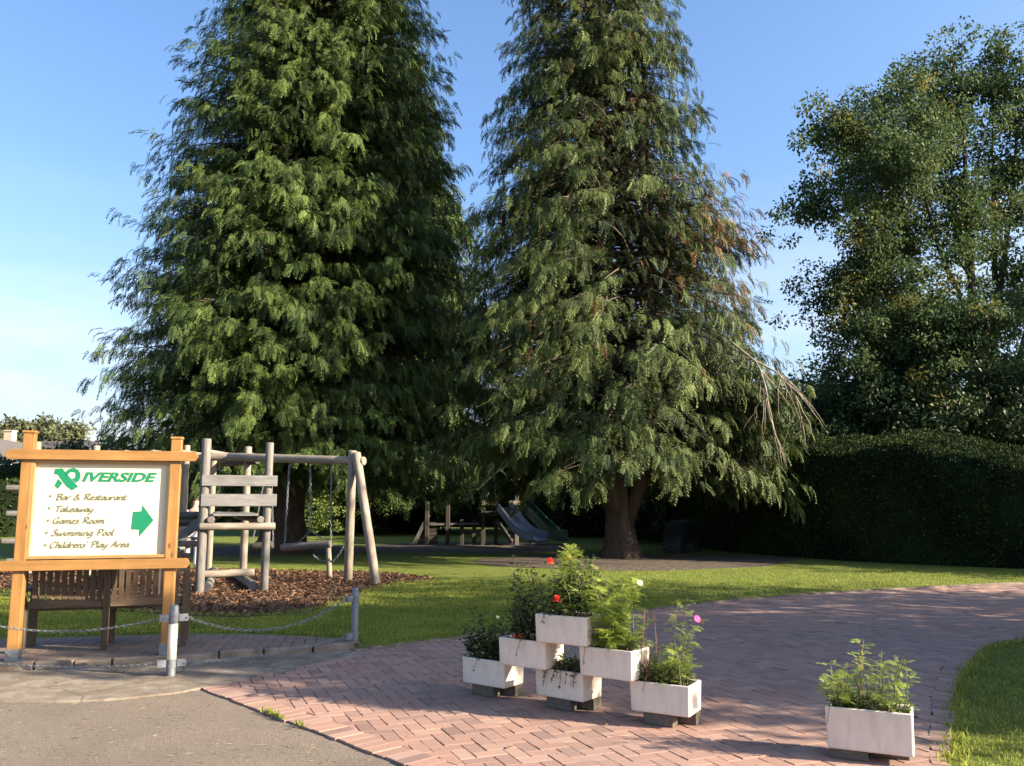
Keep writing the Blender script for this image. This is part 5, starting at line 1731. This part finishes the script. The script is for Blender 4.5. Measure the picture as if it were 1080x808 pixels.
# stacked rails and stair at the tower's left
for py, r in ((544, .075), (550.5, .075)):
    a = at(214, py, P1.y + .6); b_ = at(172, py, P1.y + 1.2)
    mb = MB(); logtube(mb, a, b_, r); mb.build('rail', M['darklog'], cf)
mb = MB(); mb.beam(at(211, 550, P1.y + .3), at(176, 578, P1.y + .5), .05, .15); mb.build('stair_string', M['plank'], cf, bevel=.006)
for k in range(4):
    q = at(207 - k * 9.5, 559 + k * 9.5, P1.y + .55)
    mb = MB(); mb.box(q, (.20, .55, .045)); mb.build('stair_tread', M['plank'], cf, bevel=.005)
mb = MB(); logtube(mb, at(209, 573.5, P1.y + 1.3), at(176, 573, P1.y + 1.3), .055); mb.build('rail', M['log'], cf)
# monkey-bar rails running left, and their end posts
zr_ = 2.46
Lf = at(40, 466, 18.2); F1 = Vector((Lf.x, 18.2, 0)); F2v = at(102, 470, 17.6); F2 = Vector((F2v.x, 17.6, 0))
post(F1, Lf.z, .07); post(F2, F2v.z, .07)
A0 = Vector((F1.x + .1, 17.4, 2.40)); A1 = Vector((P3.x, P3.y + .10, 2.46))
mb = MB(); logtube(mb, Vector((F1.x - .1, F1.y - .12, 2.42)), Vector((P3.x + .08, P3.y + .16, 2.46)), .078); mb.build('beam', M['log'], cf)
mb = MB(); logtube(mb, Vector((F1.x - .1, F1.y + .95, 2.42)), Vector((P3.x - .25, P3.y + 1.15, 2.46)), .068); mb.build('beam', M['log'], cf)
for k in range(7):
    f = (k + .6) / 8
    a = Vector((F1.x, F1.y - .12, 2.50)).lerp(Vector((P3.x, P3.y + .16, 2.53)), f)
    mb = MB(); logtube(mb, a + Vector((-.02, -.25, .035)), a + Vector((.0, 1.35, .035)), .045); mb.build('rung', M['log'], cf)
mb = MB(); logtube(mb, at(234, 489, P4.y), at(272, 486, P3.y - .25), .075); mb.build('crossbar', M['darklog'], cf)
# swing beam and A-frame
La, Lb = G(367, 613), G(398, 617)
apex = at(374, 486.5, (La.y + Lb.y) / 2)
B0 = Vector((P3.x - .35, P3.y - .14, 2.44)); B1 = apex + Vector((.20, -.05, 0))
mb = MB(); logtube(mb, B0, B1, .085, n=14); mb.build('beam', M['log'], cf)
dA = (apex - Vector((La.x, La.y, 0))); tA = Vector((La.x, La.y, 0)) + dA * 1.09 + Vector((-.06, .05, 0))
mb = MB(); logtube(mb, (La.x, La.y, -.1), tA, .085); mb.build('post', M['log'], cf)
dB = (apex - Vector((Lb.x, Lb.y, 0))); tB = Vector((Lb.x, Lb.y, 0)) + dB * 1.07 + Vector((.07, -.05, 0))
mb = MB(); logtube(mb, (Lb.x, Lb.y, -.1), tB, .085); mb.build('post', M['log'], cf)
# log wall seen left of the sign
W0 = Vector((at(19, 600, 13.5).x, 13.5, 0)); W1 = Vector((W0.x + 1.9, 14.2, 0))
post(W0, 2.05, .07, 'darklog'); post(W1, 2.05, .07, 'darklog')
for py in (515, 542, 571, 592):
    z = at(10, py, 13.5).z
    mb = MB(); a = Vector((at(11 if py != 571 else 6, py, 13.5).x, 13.38, z)); logtube(mb, a, Vector((W1.x + .2, 14.08, z)), .05); mb.build('rail', M['greylog'], cf)

# swings hung from the beam
def on_beam(px):
    best = min((abs(540 + FPX * (B0.lerp(B1, f).x / (B0.lerp(B1, f).y)) * .99 - px), f) for f in [i / 200 for i in range(201)])
    return B0.lerp(B1, best[1])
def px_of(p):
    c, s_ = math.cos(TILT), math.sin(TILT)
    dz = p.z - EYE
    f = p.y * c + dz * s_
    return 540 + FPX * p.x / f
def beam_at(px):
    f = min([i / 400 for i in range(401)], key=lambda q: abs(px_of(B0.lerp(B1, q)) - px))
    return B0.lerp(B1, f) - Vector((0, 0, .085))
h1_, h2_, h3_ = beam_at(305.5), beam_at(327.5), beam_at(349.5)
sw = thing('log_swing', (h2_.x, h2_.y, at(327, 577, h2_.y).z), 'log swing seat on three chains under the beam beside the leaning log legs', 'swing', 'log swings')
e0 = at(300, 577.5, h1_.y); e1 = at(349, 573.5, h3_.y)
mb = MB(); logtube(mb, e0 - (e1 - e0).normalized() * .06, e1, .075); mb.build('seat', M['greylog'], sw)
for a, b_ in ((h1_, e0 + Vector((0, 0, .07))), (h2_, at(327.5, 560, h2_.y)), (h3_, e1 + Vector((0, 0, .07)))):
    chain_mb(a, b_, 0.0, .06, .007, .018).build('chain', M['galv'], sw)
jn = at(327.5, 560, h2_.y)
for q in (at(347, 572, h3_.y), at(312, 575, h1_.y)):
    chain_mb(jn, q, 0.0, .06, .006, .014).build('chain', M['galv'], sw)
r0 = at(266, 577, P3.y + 1.2); r1 = at(288, 574.5, P3.y + 1.2)
sw2 = thing('log_swing', tuple((r0 + r1) / 2), 'second log swing seat seen behind the right tower post', 'swing', 'log swings')
mb = MB(); logtube(mb, r0, r1, .085); mb.build('seat', M['darklog'], sw2)
for q in (r0, r1):
    chain_mb(at(283 if q is r0 else 286, 484, q.y), q + Vector((0, 0, .08)), 0, .06, .006, .016).build('chain', M['galv'], sw2)
st = G(348, 610)
mb = MB(); logtube(mb, (st.x, st.y, -.1), tuple(at(346.3, 577, st.y)), .055)
T = thing('stump_post', (st.x, st.y, 0), 'short pointed timber stump post with a chain beside the log legs', 'post')
mb.build('post', M['log'], T)
chain_mb(at(350, 593, st.y), at(362, 577, st.y - .2), .03, .06, .008, .020).build('chain', M['galv'], T)
chain_mb(at(345, 592, st.y), at(330, 585, st.y + .2), .04, .06, .008, .020).build('chain', M['galv'], T)

# ================================================================== FAR PLAY TOWER
Yt = 31.0
tw = thing('play_tower', (at(500, 575, Yt).x, Yt, 0), 'dark wooden play tower with two slides in the shade of the big conifers', 'play tower')
def tp(px, py, dy=0.0): return at(px, py, Yt + dy)
def tpost(px, z1, dy, m='darklog', r=.07, name='post'):
    p = tp(px, 575, dy); mb = MB(); mb.box((p.x, p.y, z1 / 2 - .05), (r * 2, r * 2, z1 + .1)); return mb.build(name, M[m], tw, bevel=.008)
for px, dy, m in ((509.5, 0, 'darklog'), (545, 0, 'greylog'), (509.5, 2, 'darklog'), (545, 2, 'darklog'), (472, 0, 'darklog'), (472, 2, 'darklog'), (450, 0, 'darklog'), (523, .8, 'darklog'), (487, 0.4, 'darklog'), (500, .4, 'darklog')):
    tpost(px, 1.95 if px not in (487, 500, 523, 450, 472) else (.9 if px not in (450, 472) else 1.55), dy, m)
for px0, px1 in ((508, 522.5), (537, 549.5)):
    a, b_ = tp(px0, 530.5, -.1), tp(px1, 530.5, -.1)
    mb = MB(); mb.beam(a, b_, .04, .15); mb.build('board', M['paleboard'], tw, bevel=.005)
mb = MB()
for k in range(8):
    a = tp(508, 545, .1 + k * .25); b_ = tp(549, 545, .1 + k * .25)
    a.z = b_.z = 1.18; mb.beam(a, b_, .22, .04)
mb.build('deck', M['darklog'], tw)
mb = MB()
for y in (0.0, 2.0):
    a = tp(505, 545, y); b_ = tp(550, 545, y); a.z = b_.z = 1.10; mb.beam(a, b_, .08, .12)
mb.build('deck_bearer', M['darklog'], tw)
# pitched roof, half hidden by the branches
a = tp(503, 540, -.3); b_ = tp(551, 540, -.3); xm = (a.x + b_.x) / 2
mb = MB()
for xe in (a.x, b_.x):
    d = Vector((xe - xm, 0, -.75)); dn = d.normalized()
    mb.box(Vector((xm, Yt + 1, 2.7)) + d / 2, (d.length, 2.8, .06), Matrix((dn, Vector((0, 1, 0)), dn.cross(Vector((0, 1, 0))))).transposed())
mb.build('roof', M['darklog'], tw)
# low walkway to the left, ramp, steps
mb = MB(); mb.beam(tp(452, 553, .2), tp(506, 552.5, .2), .5, .07); mb.build('walkway', M['greylog'], tw)
mb = MB(); mb.beam(tp(484, 560.5, -.1), tp(507, 561.5, -.1), .08, .10); mb.build('rail', M['darklog'], tw)
mb = MB(); mb.beam(tp(437, 573, 0), tp(452, 543, 0), .10, .12); mb.build('brace', M['greylog'], tw)
mb = MB()
for k in range(5):
    f = k / 5
    a = tp(441 + 9 * f, 572 - 24 * f, .05); b_ = tp(462 - 3 * f, 572 - 24 * f, .05)
    mb.beam(a, b_, .05, .14)
mb.build('climbing_wall', M['darklog'], tw)
for k in range(2):
    mb = MB(); mb.beam(tp(524, 549, .3 + .7 * k), tp(540, 573, -.5 + .7 * k), .05, .16); mb.build('stair_string', M['darklog'], tw)
for k in range(5):
    f = (k + .7) / 5.4
    a = Vector(tp(524, 549, .3)).lerp(tp(540, 573, -.5), f); mb = MB(); mb.box(a + Vector((0, .35, 0)), (.22, .66, .04)); mb.build('stair_tread', M['greylog'], tw)
def slide(name, pts, wdt, m, mside, side_h=.22):
    """channel along a line of points; width across y and x"""
    P = [Vector(p) for p in pts]
    P = [Vector((float(np.interp(k, range(len(P)), [q.x for q in P])), float(np.interp(k, range(len(P)), [q.y for q in P])), float(np.interp(k, range(len(P)), [q.z for q in P])))) for k in np.linspace(0, len(P) - 1, 22)]
    for _ in range(3):
        P = [P[0]] + [(P[i - 1] + 2 * P[i] + P[i + 1]) / 4 for i in range(1, len(P) - 1)] + [P[-1]]
    mb = MB()
    prof = [(-.5, side_h, 0), (-.5, 0, 0), (-.25, -.04, 0), (.25, -.04, 0), (.5, 0, 0), (.5, side_h, 0)]
    for i, p in enumerate(P):
        t_ = (P[min(i + 1, len(P) - 1)] - P[max(i - 1, 0)]).normalized()
        sd = t_.cross(Vector((0, 0, 1))).normalized(); up = sd.cross(t_)
        for (a, h, _) in prof: mb.v.append(p + sd * a * wdt + up * h)
        for (a, h, _) in prof: mb.v.append(p + sd * a * (wdt + .05) + up * (h - .03 if h < side_h else h + .02))
    m_ = len(prof); K = 2 * m_
    for i in range(len(P) - 1):
        for j in range(m_ - 1):
            b0 = i * K + j
            mi = 1 if j in (0, m_ - 2) else 0
            mb.face([b0, b0 + 1, b0 + K + 1, b0 + K], [(0, 0)] * 4, mi, False)
            mb.face([b0 + m_, b0 + K + m_, b0 + K + m_ + 1, b0 + m_ + 1], [(0, 0)] * 4, 1, False)
        for j in (0, m_ - 1):
            b0 = i * K + j
            mb.face([b0, b0 + K, b0 + K + m_, b0 + m_], [(0, 0)] * 4, 1, False)
    return mb.build(name, [m, mside], tw)
slide('steel_slide', [tp(530, 534, -.1), tp(538, 545, -.7), tp(546, 556, -1.4), tp(553, 563, -2.0), tp(561, 567, -2.6), tp(570, 569, -3.1)], .55, M['steelslide'], M['blueside'])
slide('green_slide', [tp(549, 532, .8), tp(561, 545, .6), tp(573, 557, .4), tp(582, 566, .2), tp(592, 568, 0.1), tp(598, 568.5, 0.1)], .6, M['greenslide'], M['greenslide'], .28)
for px, dy in ((559, -2.5), (566, -2.9)):
    p = tp(px, 566, dy); mb = MB(); mb.tube([(p.x, p.y, -.05), (p.x, p.y, p.z - .06)], .03, 8); mb.build('slide_leg', M['greylog'], tw)

# ================================================================== TRACTOR TYRE
ty = G(722, 582.5)
mb = MB()
RO, WD = .82, .62
prof = [(.52, -.5), (.60, -.52), (.82, -.50), (.95, -.42), (1.0, -.2), (1.0, .2), (.95, .42), (.82, .50), (.60, .52), (.52, .5), (.56, .42), (.80, .40), (.86, 0), (.80, -.40), (.56, -.42)]
ax = Vector((.78, -.62, 0)).normalized(); sdv = Vector((-ax.y, ax.x, 0))
ct = Vector((ty.x, ty.y + .25, .12)); n = 40; m_ = len(prof)
for i in range(n + 1):
    a = -.28 + (PI + .56) * i / n
    rd = sdv * math.cos(a) + Vector((0, 0, 1)) * math.sin(a)
    for (r, x) in prof: mb.v.append(ct + rd * r * RO + ax * x * WD)
for i in range(n):
    for j in range(m_):
        j2 = (j + 1) % m_
        mb.face([i * m_ + j, i * m_ + j2, (i + 1) * m_ + j2, (i + 1) * m_ + j], [(0, 0)] * 4, 0, True)
tt_ = thing('tractor_tyre', (ty.x, ty.y, 0), 'big black tractor tyre half buried upright in front of the dark hedge', 'tyre')
mb.build('carcass', M['rubber'], tt_)
mb = MB()
for i in range(22):
    for sg in (-1, 1):
        a = -.2 + (PI + .4) * (i + (.5 if sg > 0 else 0)) / 22
        q = []
        for f, da in ((0.02, 0), (.48, .16)):
            rd = sdv * math.cos(a + da) + Vector((0, 0, 1)) * math.sin(a + da)
            q.append(ct + rd * RO * (1.02 - .05 * f) + ax * sg * f * WD)
        rd = sdv * math.cos(a + .08) + Vector((0, 0, 1)) * math.sin(a + .08)
        mb.beam(q[0], q[1], .05, .06, tuple(rd))
mb.build('tread_lugs', M['rubber'], tt_, bevel=.008)

# ================================================================== PERSON behind the tower
def skinned(name, verts, edges, radii, m, parent, sub=2):
    me = bpy.data.meshes.new(name)
    me.from_pydata([tuple(v) for v in verts], edges, [])
    ob = bpy.data.objects.new(name, me); COL.objects.link(ob)
    md = ob.modifiers.new('skin', 'SKIN'); md.use_smooth_shade = True
    for i, r in enumerate(radii):
        sv = me.skin_vertices[0].data[i]
        sv.radius = r if isinstance(r, tuple) else (r, r); sv.use_root = (i == 0)
    sb = ob.modifiers.new('sub', 'SUBSURF'); sb.levels = sub; sb.render_levels = sub
    dg = bpy.context.evaluated_depsgraph_get(); dg.update()
    nm = bpy.data.meshes.new_from_object(ob.evaluated_get(dg))
    bpy.data.objects.remove(ob)
    nm.materials.clear(); nm.materials.append(m)
    for p in nm.polygons: p.use_smooth = True
    return link(name, nm, parent)
pp = Vector((at(201.5, 598, 19.6).x, 19.6, 0.0))
pe = thing('person', tuple(pp), 'person in white top and pale trousers standing behind the log tower, back turned', 'person')
def J(x, y, z): return pp + Vector((x, y, z))
bv = [J(0, 0, .86), J(0, .01, 1.02), J(0, .03, 1.22), J(0, .05, 1.33), J(0, .07, 1.41), J(0.01, .09, 1.50), J(0.01, .10, 1.58),
      J(-.15, .05, 1.30), J(-.21, .12, 1.08), J(-.16, .33, 1.02), J(-.14, .41, 1.03),
      J(.15, .05, 1.30), J(.20, .14, 1.08), J(.16, .35, 1.05), J(.14, .43, 1.06),
      J(-.09, .0, .80), J(-.10, .03, .46), J(-.10, -.02, .09), J(-.10, .10, .035),
      J(.09, .0, .80), J(.11, .02, .46), J(.12, -.05, .09), J(.13, .07, .035)]
be = [(0, 1), (1, 2), (2, 3), (3, 4), (4, 5), (5, 6), (3, 7), (7, 8), (8, 9), (9, 10), (3, 11), (11, 12), (12, 13), (13, 14), (0, 15), (15, 16), (16, 17), (17, 18), (0, 19), (19, 20), (20, 21), (21, 22)]
br = [(.13, .095), (.125, .085), (.145, .095), (.10, .07), .048, (.072, .088), (.062, .075), .052, .040, .030, .026, .052, .040, .030, .026, .080, .056, .040, .035, .080, .056, .040, .035]
body_ = skinned('body', bv, be, br, M['skin'], pe)
si = [0, 1, 2, 3, 7, 8, 11, 12]
mp_ = {a: i for i, a in enumerate(si)}
skinned('shirt', [bv[i] for i in si], [(mp_[a], mp_[b_]) for a, b_ in be if a in mp_ and b_ in mp_], [(.150, .115), (.145, .105), (.162, .112), (.115, .085), .068, .060, .068, .060], M['whitecloth'], pe)
ti_ = [0, 15, 16, 17, 19, 20, 21]
mp_ = {a: i for i, a in enumerate(ti_)}
skinned('trousers', [bv[i] for i in ti_], [(mp_[a], mp_[b_]) for a, b_ in be if a in mp_ and b_ in mp_], [(.142, .108), .096, .072, .058, .096, .072, .058], M['palecloth'], pe)
for a, b_ in ((17, 18), (21, 22)):
    skinned('shoe', [bv[a] - Vector((0, .03, .035)), bv[b_] + Vector((0, .05, .01))], [(0, 1)], [(.048, .055), (.042, .035)], M['shoe'], pe)
skinned('hair', [bv[5] + Vector((0, -.030, .03)), bv[6] + Vector((0, -.018, .025))], [(0, 1)], [(.088, .098), (.074, .082)], M['hair'], pe)
# fingers, one short chain each, on hands resting on the rail
for sgn_, wr in ((-1, 10), (1, 14)):
    for k in range(5):
        o_ = bv[wr] + Vector(((k - 2) * .017, .02, .0))
        ln = (.05, .075, .085, .078, .06)[k] if sgn_ > 0 else (.06, .078, .085, .075, .05)[k]
        th = (k == 0 and sgn_ > 0) or (k == 4 and sgn_ < 0)
        dd = Vector((-.5 * sgn_, .7, 0)) if th else Vector((0, 1, 0))
        fo = skinned('finger', [o_ - dd * .02, o_ + dd * ln * .55, o_ + dd * ln * .9 - Vector((0, 0, ln * .45))], [(0, 1), (1, 2)], [.010, .009, .007], M['skin'], pe, 1)
        bm_ = bmesh.new(); bm_.from_mesh(body_.data); bm_.from_mesh(fo.data); bm_.to_mesh(body_.data); bm_.free()
        bpy.data.objects.remove(fo)
